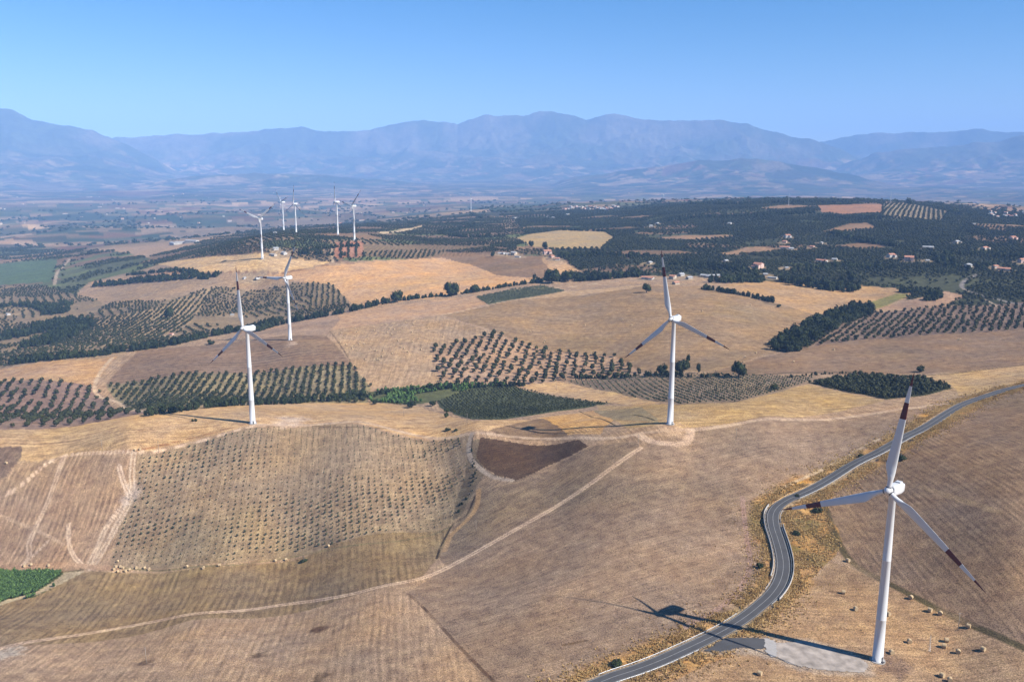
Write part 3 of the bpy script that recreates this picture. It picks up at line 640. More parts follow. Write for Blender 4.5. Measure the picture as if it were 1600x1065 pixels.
# the ground is graded to the road bed
idx = np.nonzero(rd < 9)[0]
if len(idx):
    X = x[idx]; Y = y[idx]; bd = np.full(len(idx), 1e9); bz = np.zeros(len(idx))
    for q in range(len(ROAD)):
        d = (X-ROAD[q, 0])**2+(Y-ROAD[q, 1])**2; mm = d < bd; bd[mm] = d[mm]; bz[mm] = ROADZ[q]
    kk = 1-smooth(4.2, 8.5, rd[idx]); z[idx] = z[idx]*(1-kk)+(bz-0.35)*kk
ALB = np.array([0.62, 0.60, 0.565])
Cc = np.clip(Cc*ALB, 0, 0.9)
me = mesh_np('ground', np.stack([x, y, z], 1), FQ, [M_GROUND], {'Col': ('FLOAT_COLOR', np.concatenate([Cc, np.ones((len(x), 1))], 1)), 'Stripe': ('FLOAT_VECTOR', ST)}, True)
link('ground', me, kind='structure')
# ---- mountains
RM = np.concatenate([[RR[-1]-60], np.linspace(RR[-1]+60, 30000, 330)])
THM = np.linspace(R(-46), R(46), 1150)
x, y, FQ = polar_sheet(THM, RM, False)
z = height(x, y); r_ = np.hypot(x, y)
z = np.where(r_ < RR[-1], z-25, z)
rocky = smooth(0.42, 0.68, fbm(x/900, y/900, 5, 91))
hi_ = smooth(200, 800, z)
c = 0.42*far_colour(x, y)*(1-hi_)[:, None] + (srgb((56,60,44))*(1-rocky)[:, None]+srgb((88,80,68))*rocky[:, None])*hi_[:, None]
me = mesh_np('mountains', np.stack([x, y, z], 1), FQ, [M_MOUNT], {'Col': ('FLOAT_COLOR', np.concatenate([c, np.ones((len(x), 1))], 1)), 'Stripe': ('FLOAT_VECTOR', np.zeros((len(x), 3)))}, True)
link('mountains', me, kind='structure')

# ---------------------------------------------------------------- road
def ribbon(P, Z, offs, up):
    T = np.gradient(P, axis=0); T /= np.linalg.norm(T, axis=1)[:, None]+1e-9
    Nn = np.stack([-T[:, 1], T[:, 0]], 1); V = []
    for o in offs:
        q = P+Nn*o; V.append(np.concatenate([q, (Z+up)[:, None]], 1))
    V = np.stack(V, 1).reshape(-1, 3); k = len(offs); n_ = len(P)
    Fc = [(i*k+j, i*k+j+1, (i+1)*k+j+1, (i+1)*k+j) for i in range(n_-1) for j in range(k-1)]
    return V, np.array(Fc)[:, ::-1]
RP = spline(ROAD[::3], 2.0)
RZ = np.interp(np.arange(len(RP))/len(RP), np.arange(len(ROAD))/len(ROAD), ROADZ)
V, Fc = ribbon(RP, RZ, [-3.7, -1.8, 0, 1.8, 3.7], 0.0)
link('road', mesh_np('road', V, Fc, [M_ASPH]), kind='structure')
V1, F1 = ribbon(RP, RZ, [-3.35, -3.10], 0.02); V2, F2 = ribbon(RP, RZ, [3.10, 3.35], 0.02)
Vs = [V1, V2]; Fs = [F1, F2+len(V1)]; o_ = len(V1)+len(V2)
V3, F3 = ribbon(RP, RZ, [-0.13, 0.13], 0.02); Vs.append(V3); Fs.append(F3+o_)
link('road_markings', mesh_np('road_markings', np.concatenate(Vs), np.concatenate(Fs), [M_LINE]), kind='structure')
# spur and crane pad beside the near turbine
def draped(name, pts, m, up, step=2.0):
    P = spline(np.vstack([hits(pts)[:, :2], hits(pts[:1])[:, :2]]), 3.0)
    mn = P.min(0); mxx = P.max(0)
    gx = np.arange(mn[0], mxx[0]+step, step); gy = np.arange(mn[1], mxx[1]+step, step)
    X, Y = np.meshgrid(gx, gy, indexing='ij')
    Xj = X+2.2*(fbm(X/2.5, Y/2.5, 3, 88)-0.5); Yj = Y+2.2*(fbm(X/2.5, Y/2.5, 3, 89)-0.5)
    ins = poly_in(P, Xj.ravel(), Yj.ravel()).reshape(X.shape)
    Z = height(X, Y)+up; vid = {}; V = []; Fc = []
    def vi(i, j):
        if (i, j) not in vid: vid[(i, j)] = len(V); V.append((X[i, j], Y[i, j], Z[i, j]))
        return vid[(i, j)]
    for i in range(len(gx)-1):
        for j in range(len(gy)-1):
            if ins[i, j] and ins[i+1, j] and ins[i, j+1] and ins[i+1, j+1]:
                Fc.append((vi(i, j), vi(i+1, j), vi(i+1, j+1), vi(i, j+1)))
    link(name, mesh_np(name, V, Fc, [m], None, True), kind='structure')
draped('access_road', [(1098,1018),(1128,998),(1150,995),(1192,997),(1198,1012),(1160,1013),(1130,1018)], M_ASPH, 0.16, 0.7)
draped('gravel_pad', [(1192,998),(1212,1004),(1262,1002),(1325,1020),(1350,1032),(1354,1050),(1300,1048),(1240,1040),(1212,1026),(1196,1020)], M_GRAVEL, 0.2, 0.6)

draped('concrete_slab', [(1191,996),(1211,1000),(1214,1026),(1197,1022)], M_CONC, 0.24, 0.5)
# ---------------------------------------------------------------- crash barriers
def barrier(P, Z, label, name='guardrail'):
    P = np.asarray(P); o = empty(name, (P[0][0], P[0][1], Z[0])); prop(o, label, 'guardrail', 'crash barriers along the road')
    T = np.gradient(P, axis=0); T /= np.linalg.norm(T, axis=1)[:, None]+1e-9; Nn = np.stack([-T[:, 1], T[:, 0]], 1)
    V = []; prof_ = [(0.0, 0.38), (0.10, 0.46), (0.0, 0.56), (0.10, 0.66), (0.0, 0.75), (-0.06, 0.56)]
    for i in range(len(P)):
        for a, h in prof_: V.append((P[i, 0]+Nn[i, 0]*a-o.location.x, P[i, 1]+Nn[i, 1]*a-o.location.y, Z[i]+h-o.location.z))
    k = len(prof_); Fc = [(i*k+j, i*k+(j+1) % k, (i+1)*k+(j+1) % k, (i+1)*k+j) for i in range(len(P)-1) for j in range(k)]
    link('rail', mesh_np('rail', V, Fc, [M_STEEL]), o)
    b = MB(); b.box((0, 0, 0.1), (0.14, 0.14, 1.3)); pm = b.mesh('barrier_post', [M_STEEL])
    for i in range(0, len(P), max(1, len(P)//36)):
        link('post', pm, o, (P[i, 0]-Nn[i, 0]*0.12-o.location.x, P[i, 1]-Nn[i, 1]*0.12-o.location.y, Z[i]-o.location.z))
T_ = np.gradient(RP, axis=0); T_ /= np.linalg.norm(T_, axis=1)[:, None]; N_ = np.stack([-T_[:, 1], T_[:, 0]], 1)
rpx, rpy = project(RP[:, 0], RP[:, 1], RZ)
def seg(y0, y1, x0, x1, off, lab):
    m_ = np.nonzero((rpy < y0) & (rpy > y1) & (rpx > x0) & (rpx < x1))[0]
    if len(m_) > 3:
        i0, i1 = m_[0], m_[-1]; q = (RP+N_*off)[i0:i1:2]; barrier(q, RZ[i0:i1:2]-0.1, lab)
seg(945, 790, 1190, 1240, -4.4, 'steel crash barrier on the outside of the tight road bend')
seg(925, 795, 1190, 1240, 4.4, 'steel crash barrier on the inside of the tight road bend')
seg(1070, 1003, 940, 1102, -4.4, 'steel crash barrier on the near road edge, below the spur to the gravel pad')
seg(1070, 960, 940, 1180, 4.4, 'steel crash barrier on the far road edge where the turbine shadow crosses')
seg(780, 640, 1240, 1480, -4.4, 'steel crash barrier along the straight road climbing behind the nearest turbine')

def wall(off, y0, y1, x0, x1, lab, hgt=1.3):
    m_ = np.nonzero((rpy < y0) & (rpy > y1) & (rpx > x0) & (rpx < x1))[0]; q = (RP+N_*off)[m_[0]:m_[-1]]; Z = RZ[m_[0]:m_[-1]]
    c = q[0]; T = np.gradient(q, axis=0); T /= np.linalg.norm(T, axis=1)[:, None]+1e-9; Nn = np.stack([-T[:, 1], T[:, 0]], 1); V = []
    for i in range(len(q)):
        for a, h in ((-.2, -1.8), (-.2, hgt), (.2, hgt), (.2, -1.8)): V.append((q[i, 0]+Nn[i, 0]*a-c[0], q[i, 1]+Nn[i, 1]*a-c[1], h+Z[i]-Z[0]))
    Fc = [(i*4+j, i*4+(j+1) % 4, (i+1)*4+(j+1) % 4, (i+1)*4+j) for i in range(len(q)-1) for j in range(4)]
    prop(link('retaining_wall', mesh_np('retaining_wall', V, Fc, [M_CONC]), None, (c[0], c[1], Z[0])), lab, 'wall', 'low walls along the road bend')
wall(5.4, 905, 790, 1190, 1240, 'low dark retaining wall on the left side of the tight road bend')
wall(-5.4, 935, 815, 1190, 1240, 'low dark retaining wall on the right side of the tight road bend')
# ---------------------------------------------------------------- wind turbines
def turbine_meshes():
    H = 80.0; T = {}
    b = MB(); n_ = 40; rings = [(0, 2.35), (0.25, 2.35), (0.26, 2.28), (20, 2.1), (20.1, 2.14), (20.25, 2.14), (20.35, 2.09), (48, 1.78), (48.1, 1.82), (48.25, 1.82), (48.35, 1.77), (78.2, 1.42), (78.3, 1.5), (78.6, 1.5)]
    V = [(r*math.cos(2*math.pi*i/n_), r*math.sin(2*math.pi*i/n_), h) for h, r in rings for i in range(n_)]
    Fc = [(k*n_+i, k*n_+(i+1) % n_, (k+1)*n_+(i+1) % n_, (k+1)*n_+i) for k in range(len(rings)-1) for i in range(n_)]
    b.add(V, Fc); T['tower'] = b.mesh('turbine_tower', [M_WHITE], True)
    b = MB(); b.tube((0, 0, -1.5), (0, 0, 0.25), 3.4, 3.3, 40); T['foundation'] = b.mesh('turbine_foundation', [M_CONC])
    b = MB(); b.box((0, 0, 1.1), (0.9, 0.12, 2.1)); b.box((0, -0.5, 0.0), (1.2, 1.2, 0.12)); T['door'] = b.mesh('turbine_door', [M_DARK])
    # nacelle, rotor side towards +X
    bm = bmesh.new(); secs = [(-7.6, 1.35, 1.35, 0.25), (-7.3, 1.75, 1.75, 0.15), (-4.5, 1.95, 2.05, 0.0), (1.0, 1.95, 2.1, 0.0), (2.4, 1.8, 1.95, 0.0), (3.2, 1.45, 1.5, 0.0)]
    prev = None
    for xx, hw, hh, dz in secs:
        ring = []
        for i in range(24):
            a = 2*math.pi*i/24; cx = math.cos(a); sx = math.sin(a); e = 0.42
            ring.append(bm.verts.new((xx, 1.12*hw*math.copysign(abs(cx)**e, cx), dz+1.12*hh*math.copysign(abs(sx)**e, sx))))
        if prev:
            for i in range(24): bm.faces.new((prev[i], prev[(i+1) % 24], ring[(i+1) % 24], ring[i]))
        else: bm.faces.new(ring[::-1])
        prev = ring
    bm.faces.new(prev)
    me = bpy.data.meshes.new('turbine_nacelle'); bm.to_mesh(me); bm.free(); me.materials.append(M_WHITE); T['nacelle'] = me
    for p_ in me.polygons: p_.use_smooth = len(p_.vertices) == 4
    b = MB(); b.box((-5.2, 0, 2.5), (2.6, 2.2, 0.75)); b.box((-2.0, 0.6, 2.2), (1.2, 1.0, 0.25)); T['cooler'] = b.mesh('turbine_cooler', [M_WHITE])
    b = MB(); b.tube((-6.6, 0.9, 2.0), (-6.6, 0.9, 4.1), 0.06, 0.05, 6); b.tube((-6.6, -0.9, 2.0), (-6.6, -0.9, 4.1), 0.06, 0.05, 6); b.box((-6.6, 0, 3.9), (0.1, 2.0, 0.1)); T['mast'] = b.mesh('turbine_wind_mast', [M_DARK])
    b = MB(); b.box((-7.45, 0, 0.4), (0.5, 2.2, 1.4)); T['vent'] = b.mesh('turbine_vent', [M_DARK])
    # spinner
    V = []; n_ = 24; rs = [(-1.35, 1.55), (-0.9, 1.75), (0, 1.8), (0.8, 1.6), (1.5, 1.15), (1.95, 0.6), (2.1, 0.02)]
    for xx, r in rs: V += [(xx, r*math.cos(2*math.pi*i/n_), r*math.sin(2*math.pi*i/n_)) for i in range(n_)]
    Fc = [(k*n_+i, k*n_+(i+1) % n_, (k+1)*n_+(i+1) % n_, (k+1)*n_+i) for k in range(len(rs)-1) for i in range(n_)]
    b = MB(); b.add(V, Fc); b.add([(-1.35, 1.55*math.cos(2*math.pi*i/n_), 1.55*math.sin(2*math.pi*i/n_)) for i in range(n_)], [tuple(range(n_))]); T['spinner'] = b.mesh('turbine_spinner', [M_WHITE], True)
    # blade along +Z, chord in the Y (rotor plane) / X direction; red bands
    L_ = 52.4; ns = 64; npf = 20; V = []; Fc = []; mi = []
    for k in range(ns+1):
        s = k/ns; zz = 1.2+(L_-1.2)*s
        if s < 0.04: ch, th_, bl = 2.0, 1.0, 0.0
        else:
            q = min(1, (s-0.04)/0.16); q = q*q*(3-2*q)
            ch = 2.0*(1-q)+4.3*q if s < 0.2 else 4.3*(1-(s-0.2)/0.8)**0.92*0.86+4.3*0.14*(1-((s-0.2)/0.8)**6)
            th_ = 1.0*(1-q)+0.24*q if s < 0.2 else 0.24-0.10*(s-0.2)/0.8; bl = q if s < 0.2 else 1.0
        if s > 0.985: ch *= max(0.25, 1-(s-0.985)/0.015*0.75)
        tw = R(22)*(1-s)**1.8+R(4)
        fl = 0.8*s*s                                                    # slight flex forward
        for i in range(npf):
            a = 2*math.pi*i/npf
            ex = 0.5*ch*th_*math.sin(a)*(1 if bl < 0.5 else (1.0+0.5*math.cos(a))*0.8); ey = 0.5*ch*math.cos(a)+(-0.22*ch*bl)
            cx = ex*math.cos(tw)-ey*math.sin(tw); cy = ex*math.sin(tw)+ey*math.cos(tw)
            V.append((cx+fl, cy, zz))
    for k in range(ns):
        s = (k+0.5)/ns; u = 1-s
        red = u < 0.13 or 0.265 < u < 0.405
        for i in range(npf): Fc.append((k*npf+i, k*npf+(i+1) % npf, (k+1)*npf+(i+1) % npf, (k+1)*npf+i)); mi.append(1 if red else 0)
    b = MB(); b.add(V, Fc); b.m = mi; b.add([V[ns*npf+i] for i in range(npf)], [tuple(range(npf))], 1)
    T['blade'] = b.mesh('turbine_blade', [M_WHITE, M_RED], True)
    b = MB(); b.tube((0, 0, 0.9), (0, 0, 1.9), 1.12, 1.05, 20); T['root_collar'] = b.mesh('blade_root_collar', [M_DARK], True)
    return T
TM = turbine_meshes()
def turbine(base, hubpx, yaw, phase, tilt, oh, label):
    if base is None:                       # foot hidden behind the ridge: full-size tower at the matching distance
        th, ta = pixdir(*hubpx); best = None
        for r in np.linspace(3900, 9000, 200):
            zz = float(height(r*math.sin(th), r*math.cos(th))); e = abs(CAMZ-r*float(ta)-(zz+81))
            if best is None or e < best[0]: best = (e, np.array([r*math.sin(th), r*math.cos(th), zz]))
        p = best[1]; base = (hubpx[0], hubpx[1]+20)
    else: p = hit(*base)
    # size so that the hub stands at its height in the photograph (80 m tower, small survey differences)
    s = 1.0
    for _ in range(12):
        nx, ny = math.cos(yaw)*math.cos(tilt), math.sin(yaw)*math.cos(tilt)
        q = (p[0]+nx*oh*s, p[1]+ny*oh*s, p[2]+(80+1.0+math.sin(tilt)*oh)*s)
        _, yy = project(*q); _, y0 = project(*p)
        s *= (y0-hubpx[1])/(y0-yy)
    o = empty('wind_turbine', (p[0], p[1], p[2]), yaw); o.scale = (s, s, s)
    prop(o, label, 'wind turbine', 'wind turbines of the wind farm')
    link('foundation', TM['foundation'], o); tw = link('tower', TM['tower'], o, (0, 0, 0.2))
    d = link('door', TM['door'], tw); a = R(-60)-yaw; d.location = (2.3*math.cos(a), 2.3*math.sin(a), 0.4); d.rotation_euler = (0, 0, a+math.pi/2)
    nc = link('nacelle', TM['nacelle'], o, (0, 0, 80.7)); nc.rotation_euler = (0, -tilt, 0)
    link('cooler', TM['cooler'], nc); link('wind_mast', TM['mast'], nc); link('vent', TM['vent'], nc)
    rot = Matrix.Translation((0, 0, 80.9)) @ Matrix.Rotation(-tilt, 4, 'Y') @ Matrix.Translation((oh, 0, 0))
    sp = link('hub', TM['spinner'], o); sp.matrix_local = rot
    for k in range(3):
        b = link('blade', TM['blade'], o); b.matrix_local = rot @ Matrix.Rotation(-(phase-k*2*math.pi/3), 4, 'X')
        link('root_collar', TM['root_collar'], b)
    return p, s
TURB = [((1371,1031),(1386,766),223.2,4.8,6.2,5.2,'nearest tall white wind turbine standing by the gravel pad and road'),
 ((1047,662),(1046,498.6),229,348.1,2,4.6,'white wind turbine on the ridge above the wide brown ploughed field, right of centre'),
 ((395,661),(380,513),236.9,349.5,6.2,4.4,'white wind turbine standing at the top edge of the young olive orchard'),
 ((453.5,531),(445,434),237.1,27.8,3,5,'wind turbine rising from a brown field just behind the orchard turbine'),
 ((410,404),(408.5,341.5),250,52,6,4,'wind turbine on the pale sand-coloured field, its blades spread in a Y'),
 ((443.5,361.5),(440,315.5),218.5,312,5,4.4,'leftmost of the two small turbines standing close together on the distant olive hill'),
 ((463,364.5),(460.5,318),229,359.5,5,4.4,'right one of the close pair of small turbines on the distant olive hill'),
 ((528,366.5),(525,315),215,350,5,4.4,'distant turbine just left of the small square reddish orchard'),
 ((554,375.5),(551.5,321.5),226,43,4.4,4.4,'distant turbine standing in the small square reddish orchard'),
 ((736,330),(736,311),226,5,4,4.4,'tiny far turbine alone in the blue haze above the valley'),
 (None,(1037,304.5),226,170,4,4.4,'tiny far turbine showing just above the dark green ridge')]
for b_, h_, yw, ph, tl, oh, lab in TURB:
    p, s = turbine(b_, h_, R(yw), R(ph), R(tl), oh, lab)
    print('turbine', b_, np.round(p, 1), round(s, 3))
#OBJECTS
def zones(px_, py_, m=None):
    """words for the part of its plot each plant stands in"""
    qx = np.quantile(px_, [.2, .4, .6, .8]); qy = np.quantile(py_, [.34, .67]); out = []
    for a, b in zip(px_, py_):
        i = int(np.searchsorted(qx, a)); j = int(np.searchsorted(qy, b))
        out.append(('at back', 'midway', 'at front')[j]+', '+('far left', 'centre-left', 'centre', 'centre-right', 'far right')[i])
    return out
# ---------------------------------------------------------------- plants
def ico(sub):
    bm = bmesh.new(); bmesh.ops.create_icosphere(bm, subdivisions=sub, radius=1.0)
    V = np.array([v.co[:] for v in bm.verts]); Fc = np.array([[v.index for v in f.verts] for f in bm.faces]); bm.free(); return V, Fc
ICO1, ICO2 = ico(1), ico(2)
def crown_arrays(seed, nleaf, leaf, core, w_=1.0, h_=0.85, low=0.25):
    """unit crown: a broken core of foliage with leaf clumps standing off it; triangles only"""
    g = np.random.default_rng(seed); V, Fc = core; V = V.copy()
    lump = g.normal(size=(5, 3)); lump /= np.linalg.norm(lump, axis=1)[:, None]
    def rad(d): return 0.74 + 0.20*np.max(np.clip(d@lump.T, 0, 1)**3, axis=1) + 0.10*np.sin(d[:, 0]*5+seed)*np.sin(d[:, 1]*6+2*seed)
    d = V/np.linalg.norm(V, axis=1)[:, None]
    V = d*(rad(d)*(0.84+0.14*g.random(len(d))))[:, None]
    V[:, 2] = np.where(V[:, 2] < 0, V[:, 2]*0.65, V[:, 2])
    Vs = [V]; Fs = [Fc]
    q = g.normal(size=(nleaf, 3)); q[:, 2] = q[:, 2]*0.9+low; q /= np.linalg.norm(q, axis=1)[:, None]
    c = q*(rad(q)*(0.86+0.24*g.random(nleaf)))[:, None]; c[:, 2] = np.where(c[:, 2] < 0, c[:, 2]*0.65, c[:, 2])
    a = g.normal(size=(nleaf, 3)); a -= (a*q).sum(1)[:, None]*q*0.6; a /= np.linalg.norm(a, axis=1)[:, None]
    b = np.cross(a, q+0.5*g.normal(size=(nleaf, 3))); b /= np.linalg.norm(b, axis=1)[:, None]
    sz = leaf*(0.6+0.8*g.random(nleaf))[:, None]
    P = np.stack([c-a*sz, c+a*sz*0.9+b*sz*0.25, c+b*sz], 1).reshape(-1, 3)
    Vs.append(P); Fs.append(np.arange(len(P)).reshape(-1, 3)+len(V))
    V = np.concatenate(Vs); V[:, 0:2] *= w_; V[:, 2] *= h_; V[:, 2] -= V[:, 2].min()
    return V, np.concatenate(Fs)
def tube_arrays(pts, n=5):
    V = []; Fc = []
    for k, (px_, py_, pz_, r_) in enumerate(pts):
        for i in range(n):
            a = 2*math.pi*i/n; V.append((px_+r_*math.cos(a), py_+r_*math.sin(a), pz_))
    for k in range(len(pts)-1):
        for i in range(n):
            a, b, c, d = k*n+i, k*n+(i+1) % n, (k+1)*n+(i+1) % n, (k+1)*n+i; Fc += [(a, b, c), (a, c, d)]
    return np.array(V), np.array(Fc)
def scatter_mesh(name, protos, X, Y, Z, Rr, Hh, mats, midx=None):
    """one mesh out of many copies of small prototypes (stuff only)"""
    n = len(X); which = rng.integers(0, len(protos), n); Vs = []; Fs = []; Ms = []; off = 0
    ang = rng.random(n)*2*math.pi
    for k, (V, Fc) in enumerate(protos):
        ii = np.nonzero(which == k)[0]
        if not len(ii): continue
        ca = np.cos(ang[ii])[:, None]; sa = np.sin(ang[ii])[:, None]; r_ = Rr[ii][:, None]
        P = np.stack([(V[None, :, 0]*ca-V[None, :, 1]*sa)*r_+X[ii][:, None], (V[None, :, 0]*sa+V[None, :, 1]*ca)*r_+Y[ii][:, None], V[None, :, 2]*Hh[ii][:, None]+Z[ii][:, None]], -1)
        Fk = Fc[None]+(np.arange(len(ii))*len(V))[:, None, None]+off
        Vs.append(P.reshape(-1, 3)); Fs.append(Fk.reshape(-1, 3)); off += len(ii)*len(V)
        if midx is not None: Ms.append(np.tile(midx[k], len(ii)))
    return mesh_np(name, np.concatenate(Vs), np.concatenate(Fs), mats, None, False, np.concatenate(Ms) if Ms else None)
_FP = [(nm, FPOLY[nm]) for nm, *_ in FIELDS]
def field_of(x, y):
    out = np.full(x.shape, -1)
    for k, (nm, P) in enumerate(_FP): out[poly_mask(P, x, y)] = k
    return out
FI = {nm: k for k, (nm, _) in enumerate(_FP)}
def seen(x, y, z, margin=3.0):
    ok = np.ones(len(x), bool)
    for f in np.linspace(0.25, 0.985, 48):
        ok &= (height(x*f, y*f) - (CAMZ+(z+margin-CAMZ)*f)) < 0
    return ok
def grid_in(P, d, s_across, s_along, jit):
    d = np.array(d)/np.linalg.norm(d); nrm = np.array([-d[1], d[0]]); c = P.mean(0); q = P-c
    u = q@d; v = q@nrm
    U, Vv = np.meshgrid(np.arange(u.min(), u.max(), s_along), np.arange(v.min(), v.max(), s_across), indexing='ij')
    U = U.ravel()+rng.normal(size=U.size)*jit*s_along; Vv = Vv.ravel()+rng.normal(size=Vv.size)*jit*s_across*0.7
    X = c[0]+U*d[0]+Vv*nrm[0]; Y = c[1]+U*d[1]+Vv*nrm[1]
    m_ = poly_mask(P, X, Y); return X[m_], Y[m_]
ALLTR = np.concatenate([np.vstack([t, [[1e7, 1e7]]]) for t in TR])
def off_tracks(X, Y, w_=3.2):
    d = np.full(X.shape, 1e9)
    for t in TR: d = np.minimum(d, line_dist(t, X, Y, w_+2))
    return (d > w_) & (line_dist(ROAD, X, Y, 14) > 9)
GROVES = [ # field, direction (two pixels), across, along, crown radius, jitter, keep, group, label
 ('m17', ((300,630),(345,585)), 8.6, 7.2, 2.35, .10, .97, 'dense olive grove below the orchard turbine', 'dark olive tree of the dense grove behind the orchard turbine,'),
 ('m16', ((60,650),(90,602)), 11.0, 12.5, 2.6, .10, .93, 'open olive grove on reddish soil at the left', 'widely spaced olive tree on reddish soil left of the bent track,'),
 ('m18', ((760,590),(790,530)), 11.0, 12.0, 2.9, .15, .95, 'open olive grove on pale soil in the middle', 'round olive tree of the open pale-soil grove in mid picture,'),
 ('m19', ((1400,525),(1440,482)), 9.5, 10.0, 2.3, .17, .95, 'olive grove by the wooded gully at the right', 'olive tree in the spotted grove beside the wooded gully'),
 ('m1', ((740,648),(880,606)), 6.0, 3.6, 1.1, .08, .93, 'low dark olive rows in the hollow', 'low olive tree in the tight dark rows in the hollow'),
 ('m5', ((1300,600),(1400,590)), 5.5, 5.5, 2.4, .12, 1.0, 'dark diamond-shaped grove above the road', 'dark tree in the diamond-shaped grove above the road'),
 ('grove_soil', ((150,520),(215,478)), 10.5, 7.5, 2.3, .12, .93, 'olive rows in the left hollow', 'olive tree in the long pale-soil rows of the left hollow'),
 ('left_mid', ((300,520),(350,460)), 10.5, 9.5, 2.2, .12, .95, 'olive woods of the left hollow', 'olive tree among the denser groves of the left hollow'),
 ('far_mid', ((560,400),(590,372)), 11.0, 8.5, 2.4, .12, .96, 'groves under the far turbines', 'olive tree in the groves under the distant turbines'),
 ('far_right', ((1000,420),(1100,360)), 8.8, 8.0, 2.9, .16, 1.0, 'groves of the dark right-hand hill', 'olive tree on the dark green hill beyond the fields'),
 ('left_low', ((60,430),(100,400)), 13, 11, 3.2, .2, .8, 'groves falling into the left valley', 'olive tree on the slope falling into the left valley'),
 ('s11', ((1400,338),(1412,320)), 14, 9, 3.0, .08, .95, 'crest rows', 'olive tree in the rows on the crest of the far right hill'),
 ('square', ((540,400),(541,382)), 17, 6.5, 2.7, .08, .97, 'rows of the small square reddish orchard', 'olive tree in the small square reddish orchard under a distant turbine'),
]
OX, OY, OR, OG = [], [], [], []
for gi, (nm, (a, b), ac, al, cr_, jit, keep, grp, lab) in enumerate(GROVES):
    P = FPOLY[nm]; d = hit(*b)[:2]-hit(*a)[:2]
    if nm == 'm1': d = np.array([1.0, 0.25])
    if nm in ('far_right', 'far_mid', 'left_low', 'left_mid'):
        Xs, Ys = [], []                   # each plot has its own planting grid
        for q, (ang, sa_, sl_) in enumerate([(0, .95, .95), (50, 1.3, .75), (-35, .85, .85), (80, 1.1, 1.1), (20, 1.5, .9)]):
            ca, sn_ = math.cos(R(ang)), math.sin(R(ang)); d2 = np.array([d[0]*ca-d[1]*sn_, d[0]*sn_+d[1]*ca])
            X, Y = grid_in(P, d2, ac*sa_, al*sl_, jit); hx, h2 = patch_colours(X, Y, 95, 3)
            k_ = (np.floor(h2*9.99).astype(int) % 5 == q) & (hx < (0.91 if nm == 'far_right' else 0.86)) & ((hx > 0.12) | (rng.random(len(X)) < 0.35))
            Xs.append(X[k_]); Ys.append(Y[k_])
        X = np.concatenate(Xs); Y = np.concatenate(Ys)
    else: X, Y = grid_in(P, d, ac, al, jit)
    for (hx0, hy0) in HPOS:               # clearings round the houses, open towards the fields
        rr0 = math.hypot(hx0, hy0); ux, uy = hx0/rr0, hy0/rr0; du = (X-hx0)*ux+(Y-hy0)*uy; dv = (Y-hy0)*ux-(X-hx0)*uy
        k_ = ~((du > -34) & (du < 12) & (np.abs(dv) < 13)); X, Y = X[k_], Y[k_]
    m_ = (field_of(X, Y) == FI[nm]) & (rng.random(len(X)) < keep)
    rr_ = np.hypot(X, Y)
    if nm in ('far_right', 'far_mid', 'left_low'): m_ &= rr_ < 4700
    nz = fbm(X/90, Y/90, 3, 61)
    if nm == 'left_mid': m_ &= nz > 0.33
    if nm == 'left_low': m_ &= nz > 0.45
    if nm == 'far_mid': m_ &= nz > 0.30
    if nm == 'far_right': m_ &= (fbm(X/120, Y/120, 3, 62) > 0.24)
    if nm == 'm5': pass
    X, Y = X[m_], Y[m_]; m_ = off_tracks(X, Y); X, Y = X[m_], Y[m_]
    Z = height(X, Y); px_, py_ = project(X, Y, Z+2)
    m_ = (px_ > -60) & (px_ < 1660) & seen(X, Y, Z, 5.0); X, Y = X[m_], Y[m_]
    OX.append(X); OY.append(Y); OR.append(cr_*(0.72+0.5*rng.random(len(X)))); OG.append(np.full(len(X), gi))
    print('grove', nm, len(X))
OX = np.concatenate(OX); OY = np.concatenate(OY); OR = np.concatenate(OR); OG = np.concatenate(OG); OZ = height(OX, OY)
size = OR/np.hypot(OX, OY); px_, py_ = project(OX, OY, OZ+2)
size = np.where((px_ > 0) & (px_ < 1600) & seen(OX, OY, OZ, 1.5), size, 0)
big = np.argsort(-size)[:300]; rest = np.ones(len(OX), bool); rest[big] = False
_px, _py = project(OX, OY, OZ); OZN = {}
for gi in set(OG[big].tolist()):
    jj = [j for j in big if OG[j] == gi]
    for j, w__ in zip(jj, zones(_px[jj], _py[jj])): OZN[j] = w__
TRUNKS = []
for k in range(3):
    g = np.random.default_rng(k+50); l1, l2 = g.normal(size=2)*0.12, g.normal(size=2)*0.12
    V, Fc = tube_arrays([(0, 0, -0.5, .34), (0.05*k, 0, 0.5, .24), (l1[0], l1[1], 1.2, .18), (l1[0]*3, l1[1]*3, 2.2, .07)], 7)
    V2, F2 = tube_arrays([(l1[0], l1[1], 1.0, .13), (l2[0]*3+.3, l2[1]*3+.2, 1.9, .06)], 5); V3, F3 = tube_arrays([(l1[0], l1[1], 0.9, .12), (l2[0]*3-.4, l2[1]*3-.2, 1.9, .05)], 5)
    TRUNKS.append(mesh_np('olive_trunk', np.concatenate([V, V2, V3]), np.concatenate([Fc, F2+len(V), F3+len(V)+len(V2)]), [M_TRUNK]))
CR_HI = [crown_arrays(s_, 150, 0.26, ICO2, 1.0, 1.12) for s_ in (1, 2, 3, 4)]
CR_ME = [mesh_np('olive_crown', V, Fc, [M_OLIVE]) for V, Fc in CR_HI]
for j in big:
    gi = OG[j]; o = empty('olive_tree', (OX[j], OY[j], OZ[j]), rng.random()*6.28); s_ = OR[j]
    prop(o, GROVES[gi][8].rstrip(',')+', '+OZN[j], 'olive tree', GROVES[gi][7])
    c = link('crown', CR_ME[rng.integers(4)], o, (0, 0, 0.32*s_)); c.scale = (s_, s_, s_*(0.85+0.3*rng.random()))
    t = link('trunk', TRUNKS[rng.integers(3)], o); t.scale = (s_/2.8,)*3
